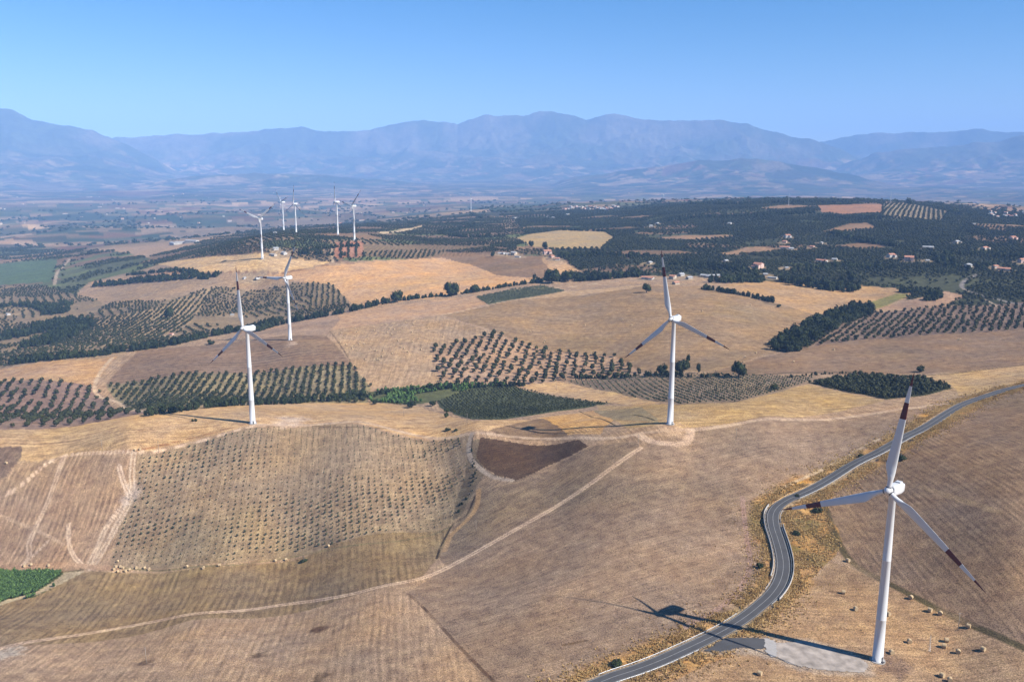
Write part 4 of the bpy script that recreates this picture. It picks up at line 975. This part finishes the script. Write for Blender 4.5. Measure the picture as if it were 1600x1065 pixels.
CR_MID = [crown_arrays(s_, 46, 0.42, ICO1, 1.0, 1.0) for s_ in (11, 12, 13, 14)]
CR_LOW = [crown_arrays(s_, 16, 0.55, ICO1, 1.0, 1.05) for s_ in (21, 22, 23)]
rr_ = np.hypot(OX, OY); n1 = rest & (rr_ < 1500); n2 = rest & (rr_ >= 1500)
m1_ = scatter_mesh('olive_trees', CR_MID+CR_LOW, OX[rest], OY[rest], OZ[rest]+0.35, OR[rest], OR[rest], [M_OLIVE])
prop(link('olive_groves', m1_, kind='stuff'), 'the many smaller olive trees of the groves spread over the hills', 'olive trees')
print('olives', len(OX))

# ---- young orchard
YG = [('f5', ((168,884),(213,706)), 4.6, 4.8, 0.60, 0.09, 0.93), ('m4', ((1000,620),(960,588)), 5.6, 6.0, 1.05, 0.05, 0.98), ('s8', ((735,466),(800,452)), 4.5, 3.2, 1.1, 0.1, 0.9)]
YX, YY, YR, YK = [], [], [], []
for k, (nm, (a, b), ac, al, cr_, jit, keep) in enumerate(YG):
    d = hit(*b)[:2]-hit(*a)[:2]; X, Y = grid_in(FPOLY[nm], d, ac, al, jit)
    e = 0.75+0.65*smooth(0.42, 0.68, fbm(X/55, Y/30, 3, 66)) if k == 0 else np.ones(len(X))
    m_ = (field_of(X, Y) == FI[nm]) & (rng.random(len(X)) < keep) & off_tracks(X, Y, 4.5)
    L1 = spline(hits([(168,884),(350,883),(450,871),(600,847),(722,806)])[:, :2], 6)
    if k == 0: m_ &= line_dist(L1, X, Y, 8) > 5
    X, Y, e = X[m_], Y[m_], e[m_]; Z = height(X, Y); px_, py_ = project(X, Y, Z)
    m_ = (px_ > -40) & (px_ < 1640) & seen(X, Y, Z, 1.5); X, Y, e = X[m_], Y[m_], e[m_]
    YX.append(X); YY.append(Y); YR.append(cr_*e*(0.7+0.5*rng.random(len(X)))); YK.append(np.full(len(X), k))
YX = np.concatenate(YX); YY = np.concatenate(YY); YR = np.concatenate(YR); YK = np.concatenate(YK); YZ = height(YX, YY)
big = np.argsort(-YR/np.hypot(YX, YY)*(seen(YX, YY, YZ, 0.4)))[:300]; rest = np.ones(len(YX), bool); rest[big] = False
_px, _py = project(YX, YY, YZ); YZN = {}
for gi in (0, 1, 2):
    jj = [j for j in big if YK[j] == gi]
    if jj:
        for j, w__ in zip(jj, zones(_px[jj], _py[jj])): YZN[j] = w__
YV = []
for s_ in (31, 32, 33):
    V, Fc = crown_arrays(s_, 70, 0.30, ICO1, 1.0, 1.25); V[:, 2] += 0.35; Vt, Ft = tube_arrays([(0, 0, -.4, .09), (0, 0, .7, .06)], 5)
    YV.append(mesh_np('young_olive', np.concatenate([V, Vt]), np.concatenate([Fc, Ft+len(V)]), [M_YOUNG, M_TRUNK], None, False, [0]*len(Fc)+[1]*len(Ft)))
for j in big:
    o = link('young_olive_tree', YV[rng.integers(3)], None, (YX[j], YY[j], YZ[j])); s_ = YR[j]; o.scale = (s_,)*3; o.rotation_euler = (0, 0, rng.random()*6.28)
    if YK[j] == 2: prop(o, 'small bush in the grey-green strip plantation below the long hedge', 'young olive tree', 'bushes of the grey-green strip')
    elif YK[j] == 0: prop(o, 'small young olive tree in the wide sloping orchard, '+YZN[j], 'young olive tree', 'young olive trees in the sloping orchard')
    else: prop(o, 'small young olive tree of the striped plantation behind the ridge turbine, '+YZN[j], 'young olive tree', 'young trees behind the ridge turbine')
CR_Y = [crown_arrays(s_, 20, 0.40, ICO1, 1.0, 1.25) for s_ in (41, 42, 43)]
prop(link('young_olive_plantation', scatter_mesh('young_olives', CR_Y, YX[rest], YY[rest], YZ[rest]+0.25*YR[rest], YR[rest], YR[rest]*1.1, [M_YOUNG]), kind='stuff'), 'the many more young olive trees standing further up the planted slopes', 'young olive trees')
print('young', len(YX))

# ---- single broadleaf trees
def broad_crown(seed):
    g = np.random.default_rng(seed); Vs = []; Fs = []; off = 0
    for k in range(9):
        V, Fc = crown_arrays(seed*10+k, 70, 0.22, ICO1, 1.0, 1.0); a = g.random()*6.28; rr_ = 0.42*math.sqrt(g.random()); s_ = 0.42+0.2*g.random()
        V = V*s_; V[:, 0] += rr_*math.cos(a)*1.2; V[:, 1] += rr_*math.sin(a)*1.2; V[:, 2] += 0.15+0.62*g.random()
        Vs.append(V); Fs.append(Fc+off); off += len(V)
    return np.concatenate(Vs), np.concatenate(Fs)
BR = [broad_crown(s_) for s_ in (3, 4, 5)]
BR_ME = [mesh_np('tree_crown', V, Fc, [M_BROAD]) for V, Fc in BR]
TRK = mesh_np('tree_trunk', *(lambda a, b, c: (np.concatenate([a[0], b[0], c[0]]), np.concatenate([a[1], b[1]+len(a[0]), c[1]+len(a[0])+len(b[0])])))(tube_arrays([(0, 0, -.1, .06), (0, 0, .15, .045), (.02, .01, .5, .03), (.02, 0, .8, .012)], 8), tube_arrays([(0, 0, .2, .03), (.22, .1, .55, .012)], 6), tube_arrays([(0, 0, .24, .03), (-.2, -.12, .6, .012)], 6)), [M_TRUNK])
def broadleaf(px_, py_, wpx, label, asp=1.0, name='tree', cat='tree', grp=None, sink=0.0):
    p = hit(px_, py_); dist = math.hypot(p[0], p[1]); R_ = 0.5*wpx/F*dist*1.02
    o = empty(name, tuple(p), rng.random()*6.28); prop(o, label, cat, grp)
    c = link('crown', BR_ME[rng.integers(3)], o, (0, 0, -0.12*R_)); c.scale = (R_, R_, R_*1.45*asp)
    t = link('trunk', TRK, o); t.scale = (R_*1.8,)*3
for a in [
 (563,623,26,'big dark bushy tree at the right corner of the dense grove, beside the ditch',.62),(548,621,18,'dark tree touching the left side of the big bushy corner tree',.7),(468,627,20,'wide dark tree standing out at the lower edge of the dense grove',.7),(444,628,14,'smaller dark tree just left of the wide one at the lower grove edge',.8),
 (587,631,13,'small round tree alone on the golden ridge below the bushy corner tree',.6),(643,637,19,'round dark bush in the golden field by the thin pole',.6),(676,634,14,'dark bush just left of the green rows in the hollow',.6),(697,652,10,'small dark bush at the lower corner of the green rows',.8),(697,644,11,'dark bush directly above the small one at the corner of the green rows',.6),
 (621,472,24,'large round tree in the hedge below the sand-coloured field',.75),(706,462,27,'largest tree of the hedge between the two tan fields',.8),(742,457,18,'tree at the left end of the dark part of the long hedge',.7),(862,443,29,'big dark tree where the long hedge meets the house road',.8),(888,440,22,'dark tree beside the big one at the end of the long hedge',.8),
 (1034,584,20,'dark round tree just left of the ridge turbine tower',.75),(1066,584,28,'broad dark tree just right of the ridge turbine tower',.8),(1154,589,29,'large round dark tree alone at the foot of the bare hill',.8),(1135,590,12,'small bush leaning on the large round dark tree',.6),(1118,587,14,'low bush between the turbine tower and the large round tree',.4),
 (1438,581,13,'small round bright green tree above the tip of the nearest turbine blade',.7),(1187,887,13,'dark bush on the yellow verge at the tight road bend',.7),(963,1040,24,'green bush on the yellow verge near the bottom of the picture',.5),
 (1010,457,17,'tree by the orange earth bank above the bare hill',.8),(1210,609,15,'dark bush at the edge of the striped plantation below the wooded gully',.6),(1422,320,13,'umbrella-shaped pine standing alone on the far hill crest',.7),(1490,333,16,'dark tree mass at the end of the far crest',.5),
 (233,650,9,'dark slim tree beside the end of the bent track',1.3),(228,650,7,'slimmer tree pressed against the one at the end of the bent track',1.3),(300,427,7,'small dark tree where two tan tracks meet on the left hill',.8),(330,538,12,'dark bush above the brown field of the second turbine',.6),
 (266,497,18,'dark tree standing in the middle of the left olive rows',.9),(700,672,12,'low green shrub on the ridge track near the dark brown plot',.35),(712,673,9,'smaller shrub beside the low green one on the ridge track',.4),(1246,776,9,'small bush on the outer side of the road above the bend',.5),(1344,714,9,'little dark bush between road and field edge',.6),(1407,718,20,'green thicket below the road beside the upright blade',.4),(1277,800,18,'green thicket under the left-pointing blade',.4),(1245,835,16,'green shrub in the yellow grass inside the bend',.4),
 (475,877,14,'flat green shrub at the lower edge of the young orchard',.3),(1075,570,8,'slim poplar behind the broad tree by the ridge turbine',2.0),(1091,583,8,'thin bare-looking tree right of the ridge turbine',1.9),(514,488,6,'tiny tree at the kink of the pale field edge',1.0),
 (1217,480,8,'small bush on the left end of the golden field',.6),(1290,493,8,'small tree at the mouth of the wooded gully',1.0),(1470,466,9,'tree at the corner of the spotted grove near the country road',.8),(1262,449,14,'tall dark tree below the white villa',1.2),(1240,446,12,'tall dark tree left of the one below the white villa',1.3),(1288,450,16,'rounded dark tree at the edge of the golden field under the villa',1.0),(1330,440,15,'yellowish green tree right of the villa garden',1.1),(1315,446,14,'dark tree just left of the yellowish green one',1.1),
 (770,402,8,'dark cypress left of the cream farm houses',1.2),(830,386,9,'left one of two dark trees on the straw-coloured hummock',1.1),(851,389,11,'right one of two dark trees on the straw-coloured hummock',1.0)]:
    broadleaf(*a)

# ---- hedges and woodland belts: crowns that run together
HEDGE = [ # polyline, half width m, crown radius, count per 10 m
 ([(400,518),(450,505),(545,487),(610,472),(640,468)], 8, 3.6, 3.0), ([(640,468),(700,462),(745,456),(800,447),(850,440)], 4, 2.8, 3.0), ([(850,438),(890,436),(950,434),(1000,430)], 26, 4.6, 7),
 ([(1222,545),(1255,527),(1290,508),(1320,495),(1350,484)], 20, 4.2, 9), ([(0,530),(50,520),(100,505),(120,512),(60,540)], 30, 4.2, 7), ([(20,568),(100,560),(200,548),(260,540),(330,525),(400,512),(430,503)], 10, 3.6, 4.5),
 ([(560,622),(600,616),(650,612),(700,606),(760,604),(820,602)], 5, 2.2, 4), ([(1100,452),(1140,458),(1180,466),(1208,473)], 6, 3.0, 4), ([(1120,440),(1200,438),(1230,440),(1300,452),(1330,450)], 22, 4.6, 7),
 ([(1400,456),(1440,458),(1460,462),(1450,470)], 9, 3.4, 4), ([(200,430),(250,425),(320,430),(350,425)], 7, 3.0, 2.2), ([(150,446),(200,442),(260,436),(330,433)], 14, 3.6, 5),
 ([(0,480),(60,478),(90,490),(100,475)], 20, 3.6, 4), ([(235,648),(300,640),(400,632),(480,628),(560,623)], 6, 2.8, 4), ([(900,590),(1000,588),(1060,588),(1110,590)], 3, 2.2, 2.5),
 ([(262,662),(330,655)], 2, 1.0, 0.8), ([(1230,590),(1300,584),(1340,583)], 1.5, 1.2, 2.5), ([(880,360),(960,362)], 4, 3.2, 2), ([(880,402),(940,400),(1010,402)], 12, 3.8, 6),
 ([(790,370),(690,366),(740,352),(640,350)], 12, 3.6, 3), ([(1280,338),(1330,343),(1380,342)], 10, 3.6, 4), ([(1050,345),(1180,338),(1270,333)], 30, 4.4, 4), ([(1300,365),(1350,378),(1400,385)], 14, 4.2, 4),
 ([(1550,418),(1490,420),(1470,400)], 22, 4.4, 4), ([(1180,425),(1120,420),(1060,415)], 24, 4.2, 4), ([(1080,321),(1200,319),(1275,318),(1330,318.5)], 9, 4.6, 3.4), ([(1480,334),(1520,338),(1600,343)], 12, 4.2, 3),
 ([(1600,404),(1540,400),(1480,398)], 18, 4.0, 3), ([(1380,420),(1300,418),(1250,425)], 22, 4.2, 4), ([(560,385),(470,395),(540,400)], 6, 3.4, 2.5), ([(735,700),(742,735),(735,765),(715,800)], 2.2, 0.8, 2.2)]
hx_, hy_, hr_ = [], [], []
for pts, hw, cr_, dens in HEDGE:
    Lp = spline(hits(pts)[:, :2], 4); n = int(sum(np.linalg.norm(np.diff(Lp, axis=0), axis=1))/10*dens); n = min(int(n*1.5), 3200)
    k = rng.integers(0, len(Lp)-1, n); t = rng.random(n)[:, None]; q = Lp[k]*(1-t)+Lp[k+1]*t; a = rng.random(n)*6.28; rr_ = hw*np.sqrt(rng.random(n))
    hx_.append(q[:, 0]+rr_*np.cos(a)); hy_.append(q[:, 1]+rr_*np.sin(a)); hr_.append(cr_*(0.55+0.75*rng.random(n)**1.5))
hx_ = np.concatenate(hx_); hy_ = np.concatenate(hy_); hr_ = np.concatenate(hr_); hz_ = height(hx_, hy_)
m_ = np.ones(len(hx_), bool)
for (hx0, hy0) in HPOS:
    rr0 = math.hypot(hx0, hy0); ux, uy = hx0/rr0, hy0/rr0; du = (hx_-hx0)*ux+(hy_-hy0)*uy; dv = (hy_-hy0)*ux-(hx_-hx0)*uy
    m_ &= ~((du > -44) & (du < 13) & (np.abs(dv) < 14))
m_ &= seen(hx_, hy_, hz_, 8) & (line_dist(ROAD, hx_, hy_, 14) > 7); hx_, hy_, hz_, hr_ = hx_[m_], hy_[m_], hz_[m_], hr_[m_]
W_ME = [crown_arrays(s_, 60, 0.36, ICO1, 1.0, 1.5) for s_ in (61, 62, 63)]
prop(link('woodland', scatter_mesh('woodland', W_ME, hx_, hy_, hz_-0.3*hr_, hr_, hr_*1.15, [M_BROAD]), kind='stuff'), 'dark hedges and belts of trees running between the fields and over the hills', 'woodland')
print('woodland', len(hx_))
# ---- far plain trees and copses
n = 4500; th = rng.uniform(R(-35), R(35), n); r_ = np.exp(rng.uniform(math.log(3600), math.log(9500), n)); X = r_*np.sin(th); Y = r_*np.cos(th)
m_ = fbm(X/500, Y/300, 4, 95) > 0.52; X, Y = X[m_], Y[m_]; Z = height(X, Y); m_ = seen(X, Y, Z, 6); X, Y, Z = X[m_], Y[m_], Z[m_]; r_ = np.hypot(X, Y)
RF = (4+5*rng.random(len(X)))*(0.7+r_/9000)
prop(link('far_copses', scatter_mesh('far_copses', CR_LOW, X, Y, Z-0.5, RF*1.1, RF*0.7, [M_BROAD]), kind='stuff'), 'dark copses and tree lines dotted over the hazy plain', 'copses')
# ---- vines of the green plot
P = FPOLY['f9']; X, Y = grid_in(P, hit(70,905)[:2]-hit(20,930)[:2], 2.6, 1.1, 0.1); m_ = field_of(X, Y) == FI['f9']; X, Y = X[m_], Y[m_]; Z = height(X, Y)
Rv = 0.85+0.35*rng.random(len(X))
prop(link('vine_rows', scatter_mesh('vine_rows', CR_Y, X, Y, Z, Rv, Rv*1.5, [M_VINE]), kind='stuff'), 'bright green leafy crop filling the small plot at the left edge', 'crop')
X, Y = grid_in(FPOLY['h4'], np.array([1.0, .2]), 4, 3.4, 0.3); m_ = (field_of(X, Y) == FI['h4']) & (fbm(X/25, Y/25, 3, 4) > 0.42); X, Y = X[m_], Y[m_]
Rv = 1.2+1.2*rng.random(len(X)); prop(link('reeds', scatter_mesh('reeds', CR_Y, X, Y, height(X, Y), Rv, Rv*1.1, [M_VINE]), kind='stuff'), 'green reeds along the bottom of the hollow', 'reeds')
# ---- dry grass on the verges
def tuft(seed):
    g = np.random.default_rng(seed); V = []; Fc = []
    for k in range(9):
        a = g.random()*6.28; r0 = 0.25*g.random(); c = np.array([r0*math.cos(a), r0*math.sin(a), 0]); b = g.random()*6.28; lean = g.random()*0.45
        w0 = 0.10+0.08*g.random(); h = 0.6+0.5*g.random(); i = len(V)
        V += [c+[w0*math.cos(b), w0*math.sin(b), -.05], c-[w0*math.cos(b), w0*math.sin(b), .05], c+[lean*math.cos(a), lean*math.sin(a), h]]; Fc.append((i, i+1, i+2))
    return np.array(V), np.array(Fc)
TU = [tuft(s_) for s_ in (1, 2, 3, 4)]
k = rng.integers(0, len(RP)-1, 26000); side_ = np.where(rng.random(len(k)) < 0.5, -1, 1); off = 4.9+rng.gamma(1.7, 2.6, len(k)); q = RP[k]+N_[k]*(off*side_)[:, None]+rng.normal(size=(len(k), 2))
X, Y = q[:, 0], q[:, 1]
VX = rng.uniform(VB[:, 0].min(), VB[:, 0].max(), 9000); VY = rng.uniform(VB[:, 1].min(), VB[:, 1].max(), 9000); m_ = poly_mask(VB, VX, VY)
X = np.concatenate([X, VX[m_]]); Y = np.concatenate([Y, VY[m_]])
m_ = (line_dist(ROAD, X, Y, 12) > 4.7) & (np.hypot(X, Y) < 1100) & (fbm(X/8, Y/8, 3, 8) > 0.36)
AX = hits([(1098,1018),(1128,998),(1150,995),(1192,997),(1212,1004),(1262,1002),(1325,1020),(1350,1032),(1354,1050),(1300,1048),(1240,1040),(1212,1026),(1198,1012),(1160,1013),(1130,1018)])[:, :2]
m_ &= ~poly_mask(AX, X, Y); X, Y = X[m_], Y[m_]
prop(link('dry_grass', scatter_mesh('dry_grass', TU, X, Y, height(X, Y)-0.05, 0.8+0.9*rng.random(len(X)), 0.5+0.8*rng.random(len(X)), [M_DRY]), kind='stuff'), 'tufts of tall dry yellow grass on the verges of the road', 'dry grass')

# ---------------------------------------------------------------- round bales
bm = bmesh.new(); bmesh.ops.create_cone(bm, cap_ends=True, segments=28, radius1=0.8, radius2=0.8, depth=1.35)
bmesh.ops.bevel(bm, geom=[e for e in bm.edges if abs(e.verts[0].co.z-e.verts[1].co.z) < 1e-4], offset=0.09, segments=2, affect='EDGES')
for v in bm.verts: v.co.x *= 1+0.02*math.sin(v.co.z*9); v.co.y = v.co.y-0.04*(v.co.y < -0.6)
bmesh.ops.rotate(bm, verts=bm.verts, matrix=Matrix.Rotation(math.pi/2, 3, 'X')); BALE = bpy.data.meshes.new('round_bale'); bm.to_mesh(BALE); bm.free(); BALE.materials.append(M_STRAW)
def bale(px_, py_, label, grp, s_=1.0):
    p = hit(px_, py_); o = link('straw_bale', BALE, None, (p[0], p[1], p[2]+0.74*s_)); o.scale = (s_,)*3; o.rotation_euler = (0, 0, rng.random()*6.28); prop(o, label, 'straw bale', grp)
for q in [(38,885),(49,883),(76,884)]: bale(*q, 'round straw bale on the strip above the bright green plot', 'bales above the green plot', 1.15)
for q in [(184,878),(181,886),(188,886),(184,894),(196,893),(203,891),(213,888),(226,888),(233,890),(178,890),(192,888)]: bale(*q, 'round straw bale in the cluster at the lower left corner of the young orchard', 'clustered bales at the orchard corner', 1.15)
for q, l in [((292,886),'lone round bale furthest left of the three on the edge below the young orchard'),((318,888),'middle bale of the three spaced out below the young orchard'),((343,884),'bale right of the middle one below the young orchard'),((430,877),'left bale of the pair at the orchard edge beneath the dark shrubs'),((447,875),'right bale of the pair at the orchard edge beneath the dark shrubs'),((513,854),'single bale beside the flat green shrub below the young orchard'),((211,704),'left one of two bales at the top corner of the tracked field'),((219,703),'right one of two bales at the top corner of the tracked field'),((10,724),'bale lying on the small brown plot at the left edge')]: bale(*q, l, 'bales around the young orchard', 1.15)
for q, l in [((1325,877),'bale at the upper tip of the stubble field of the nearest turbine'),((1318,927),'bale left of the nearest tower, the upper of two'),((1337,953),'bale left of the nearest tower, the lower of two'),((1388,961),'bale touching the right edge of the nearest tower'),((1423,935),'bale in the ditch line right of the nearest tower'),((1453,955),'upper bale of the close pair along the ditch'),((1469,960),'lower bale of the close pair along the ditch'),((1513,980),'bale furthest right along the ditch'),((1421,1004),'bale between the nearest tower and the thin lattice pole'),((1479,1002),'bale right above another one beyond the thin pole'),((1475,1011),'bale right below another one beyond the thin pole'),((1497,1020),'bale below the close pair beyond the thin pole'),((1536,1016),'bale furthest right in the middle of the stubble field'),((1472,1057),'bale at the bottom edge right of the nearest tower'),((1393,1021),'bale lying just behind the foot of the nearest turbine'),((1187,1054),'bale alone below the gravel pad'),((1484,1064),'bale cut by the bottom edge of the picture')]: bale(*q, l, 'bales in the field of the nearest turbine', 1.3)
for a, b in [(505,455),(600,450),(587,480),(612,522),(640,522),(535,525),(497,510),(560,565),(600,562),(572,548),(680,552),(712,560),(750,595),(650,612),(722,612),(734,617),(810,580),(755,560),(862,540),(902,568),(880,548),(980,555),(845,505),(930,510),(968,490),(820,435),(862,435),(925,452),(780,455),(806,465),(795,430),(1020,425),(1110,478),(665,490),(520,485),(770,405),(935,405),(890,395),(590,430),(700,440)]:
    bale(400+a/3.8025, 400+b/3.8025+0.7, 'dark weathered bale on the pale field left of the open grove, '+('upper' if b < 500 else 'lower')+(' left' if a < 700 else ' right')+' part', 'bales scattered over the pale field', 1.15)
for a, b in [(110,450),(198,503),(432,410),(657,380),(710,410),(1130,328),(1417,290),(190,512),(1450,575),(1385,600)]: bale(800+a/3.8025, 400+b/3.8025+0.7, 'small bale scattered over the big bare hill behind the ridge turbine', 'bales on the big bare hill', 1.2)
for q in [(1240,566),(1303,547),(1500,531),(1498,532)]: bale(*q, 'small bale on the long brown field below the spotted grove', 'bales on the long brown field', 1.3)

# ---------------------------------------------------------------- poles
b = MB(); b.tube((0, 0, -0.5), (0, 0, 9.2), 0.17, 0.10, 10); PO = b.mesh('utility_pole_shaft', [M_WOOD], True)
b = MB(); b.box((0, 0, 8.6), (2.0, 0.12, 0.14)); PX = b.mesh('pole_crossarm', [M_WOOD])
b = MB(); b.tube((0, 0, 0), (0, 0, 0.25), 0.05, 0.07, 8); PI_ = b.mesh('pole_insulator', [M_PANE])
def pole(px_, py_, label, s_=1.0):
    p = hit(px_, py_); o = empty('utility_pole', tuple(p), rng.random()*3); o.scale = (s_,)*3; prop(o, label, 'utility pole', 'poles across the fields')
    link('shaft', PO, o); link('crossarm', PX, o)
    for k in (-0.85, 0, 0.85): link('insulator', PI_, o, (k, 0, 8.67 if k else 9.2))
for a in [(744,832,'thin pole in the brown field right of the yellow ditch'),(541,692,'thin pole near the top of the young orchard'),(160,704,'thin pole on the golden ridge at the left'),(248,706,'thin pole at the top left corner of the young orchard'),(202,780,'pole beside the bare patch at the left edge of the young orchard'),(631,650,'thin pole in the golden field above the ridge track'),(730,662,'thin pole left of the low green rows'),(869,610,'thin pole on the golden strip in the hollow'),(1150,688,'pole on the upper edge of the central field, right of the turning loop'),(997,697,'pole where the rutted track meets the ridge track'),(229,1037,'pole casting a shadow in the stubble at the bottom left'),(1497,984,'pole by the ditch in the field of the nearest turbine')]: pole(*a)
def mast(px_, py_, hpx, label, wd=0.9):
    p = hit(px_, py_); hh = hpx/F*math.hypot(p[0], p[1]); o = empty('lattice_mast', tuple(p)); prop(o, label, 'mast', 'lattice masts'); b = MB(); n = 10
    cs = [(-1, -1), (1, -1), (1, 1), (-1, 1)]
    f = lambda c, t: (c[0]*wd*(1-.75*t), c[1]*wd*(1-.75*t), hh*t)
    for c in cs: b.tube(f(c, 0), f(c, 1), .09*wd, .06*wd, 5)
    for k in range(n):
        for i in range(4): b.tube(f(cs[i], k/n), f(cs[(i+1) % 4], (k+1)/n), .05*wd, .05*wd, 4, 0, False)
    link('frame', b.mesh('mast_frame', [M_STEEL]), o); b = MB(); b.tube((0, 0, hh), (0, 0, hh*1.12), .05*wd, .03*wd, 5); link('antenna', b.mesh('mast_antenna', [M_STEEL]), o)
mast(1452, 1017, 26, 'thin grey lattice pole standing among the bales near the nearest turbine', 0.35)
mast(1232, 321, 18, 'left one of two thin masts on the dark far crest', 1.3); mast(1391, 319, 17, 'right one of two thin masts on the dark far crest', 1.3)

# ---------------------------------------------------------------- buildings
HC = {}
def house_parts(kind, wall, roof):
    key = (kind, wall.name, roof.name)
    if key in HC: return HC[key]
    w_, d_, h_, rh = {'cottage': (10, 8, 3.4, 1.7), 'villa': (14, 10, 6.2, 2.0), 'long': (22, 8, 3.6, 1.7), 'shed': (26, 11, 4.2, 1.2), 'block': (12, 11, 9.0, 1.6)}[kind]
    b = MB(); V = [(-w_/2, -d_/2, -2), (w_/2, -d_/2, -2), (w_/2, d_/2, -2), (-w_/2, d_/2, -2), (-w_/2, -d_/2, h_), (w_/2, -d_/2, h_), (w_/2, d_/2, h_), (-w_/2, d_/2, h_), (-w_/2, 0, h_+rh-.1), (w_/2, 0, h_+rh-.1)]
    b.add(V, [(0, 1, 5, 4), (2, 3, 7, 6), (1, 2, 6, 9, 5), (3, 0, 4, 8, 7)])
    if kind in ('villa', 'long'):
        b.box((w_*0.28, -d_/2-2.4, h_*0.42-1), (w_*0.36, 5.0, h_*0.84+2))
    wl = b.mesh('house_wall', [wall]); b = MB(); e = 0.5; t_ = 0.22
    for sg in (-1, 1):
        y1 = sg*(d_/2+e); z1 = h_-e*rh/(d_/2)
        V = [(-w_/2-e, 0, h_+rh), (w_/2+e, 0, h_+rh), (w_/2+e, y1, z1), (-w_/2-e, y1, z1)]; V += [(x_, y_, z_+t_) for x_, y_, z_ in V]
        Fc = [(0, 1, 2, 3), (7, 6, 5, 4), (3, 2, 6, 7), (0, 3, 7, 4), (2, 1, 5, 6)]
        if sg > 0: Fc = [f[::-1] for f in Fc]
        b.add(V, Fc)
    if kind in ('villa', 'long'): b.box((w_*0.28, -d_/2-2.6, h_*0.86+.12), (w_*0.36+.8, 5.4, 0.2))
    rf = b.mesh('house_roof', [roof]); b = MB(); b.box((w_*0.25, d_*0.18, h_+rh+.1), (.7, .7, 1.8)); ch = b.mesh('house_chimney', [wall])
    b = MB(); b.box((0, 0, 0), (1.1, .12, 1.3)); wn = b.mesh('house_window', [M_PANE]); b = MB(); b.box((0, 0, 1.05), (1.1, .14, 2.1)); dr = b.mesh('house_door', [M_DOOR])
    wins = []
    nf = 1 if h_ < 5 else (2 if h_ < 8 else 3); nw = 3 if kind != 'long' else 4
    if kind == 'shed': nw = 4
    for fl in range(nf):
        for i in range(nw):
            xw = -w_/2+w_*(i+0.5)/nw
            if not (kind in ('villa', 'long') and xw > 0.05*w_): wins.append(((xw, -d_/2-.04, 1.9+fl*2.9), 0))
            wins.append(((xw, d_/2+.04, 1.9+fl*2.9), 0))
        wins.append(((w_/2+.04, -.2*d_, 1.9+fl*2.9), math.pi/2)); wins.append(((-w_/2-.04, .2*d_, 1.9+fl*2.9), math.pi/2))
    HC[key] = (wl, rf, ch, wn, dr, wins, (-w_/2-.05, -.15*d_, 0)); return HC[key]
def house(px_, py_, kind, wall, roof, label, grp=None, s_=1.0, rz=None, parts=True, name='house', cat='house'):
    p = hit(px_, py_); wl, rf, ch, wn, dr, wins, dp = house_parts(kind, wall, roof)
    o = empty(name, tuple(p), rng.uniform(-0.9, 0.9) if rz is None else rz); o.scale = (s_,)*3; prop(o, label, cat, grp)
    link('wall', wl, o); r_ = link('roof', rf, o)
    if kind != 'shed': link('chimney', ch, r_)
    if parts:
        for l_, a in wins:
            q = link('window', wn, o, l_); q.rotation_euler = (0, 0, a)
        q = link('door', dr, o, dp); q.rotation_euler = (0, 0, math.pi/2)
for a in HOUSES:
    a = list(a); s_ = a.pop() if isinstance(a[-1], float) or isinstance(a[-1], int) else 1.0
    house(a[0], a[1], a[2], a[3], a[4], a[5], a[6], s_)
for k in range(30):
    px_ = 883+k*2.8+rng.uniform(-1, 1); py_ = 329.5-rng.random()*6
    house(px_, py_, ['block', 'villa', 'villa'][k % 3], [W_, C_, P_][rng.integers(3)], [T_R, T_R, T_S][rng.integers(3)], 'house of the densely built village on the distant hill left of the dark crest', 'houses of the hill village', 1.1, None, False)
for k in range(18):
    house(1542+rng.random()*62, 331+rng.random()*11, ['block', 'villa'][k % 2], [W_, C_][k % 2], [T_R, T_S][k % 2], 'block of the town at the right edge behind the dark hill', 'houses of the town at the right edge', 0.9, None, False)
for k in range(9):
    house(1487+rng.random()*36, 344+rng.random()*7, 'cottage', [W_, C_][k % 2], T_S, 'pale house scattered below the far crest on the right', 'houses below the far crest', 0.8, None, False)
for k in range(90):
    px_ = rng.uniform(-5, 900) if k < 62 else rng.uniform(0, 1600); py_ = rng.uniform(296, 352) if px_ < 700 else rng.uniform(290, 316)
    p = hit(px_, py_)
    if math.hypot(p[0], p[1]) < 3600: continue
    house(px_, py_, ['shed', 'villa', 'cottage'][k % 3], [W_, C_, C_][k % 3], [T_R, T_R, T_S][k % 3], 'tiny pale building on the hazy valley floor, '+('below the left-hand mountain' if px_ < 300 else 'behind the five small turbines' if px_ < 600 else 'near the lone far turbine' if px_ < 850 else 'beyond the dark crest'), 'scattered buildings of the valley', 0.8+0.6*rng.random(), None, False, 'farm_building', 'building')

# ---------------------------------------------------------------- haze
def haze():
    b = MB(); x0, x1, y0, y1, z0, z1 = -26000, 26000, -400, 33000, -175, 1950
    b.box(((x0+x1)/2, (y0+y1)/2, (z0+z1)/2), (x1-x0, y1-y0, z1-z0))
    m = bpy.data.materials.new('air_haze'); m.use_nodes = True; t = m.node_tree; t.nodes.clear()
    v = t.nodes.new('ShaderNodeVolumePrincipled'); v.inputs['Color'].default_value = (0.31, 0.555, 1.0, 1)
    v.inputs['Density'].default_value = 5.3e-5; v.inputs['Anisotropy'].default_value = -0.2
    o = t.nodes.new('ShaderNodeOutputMaterial'); t.links.new(v.outputs[0], o.inputs['Volume'])
    link('haze', b.mesh('haze', [m]), kind='stuff')
haze()
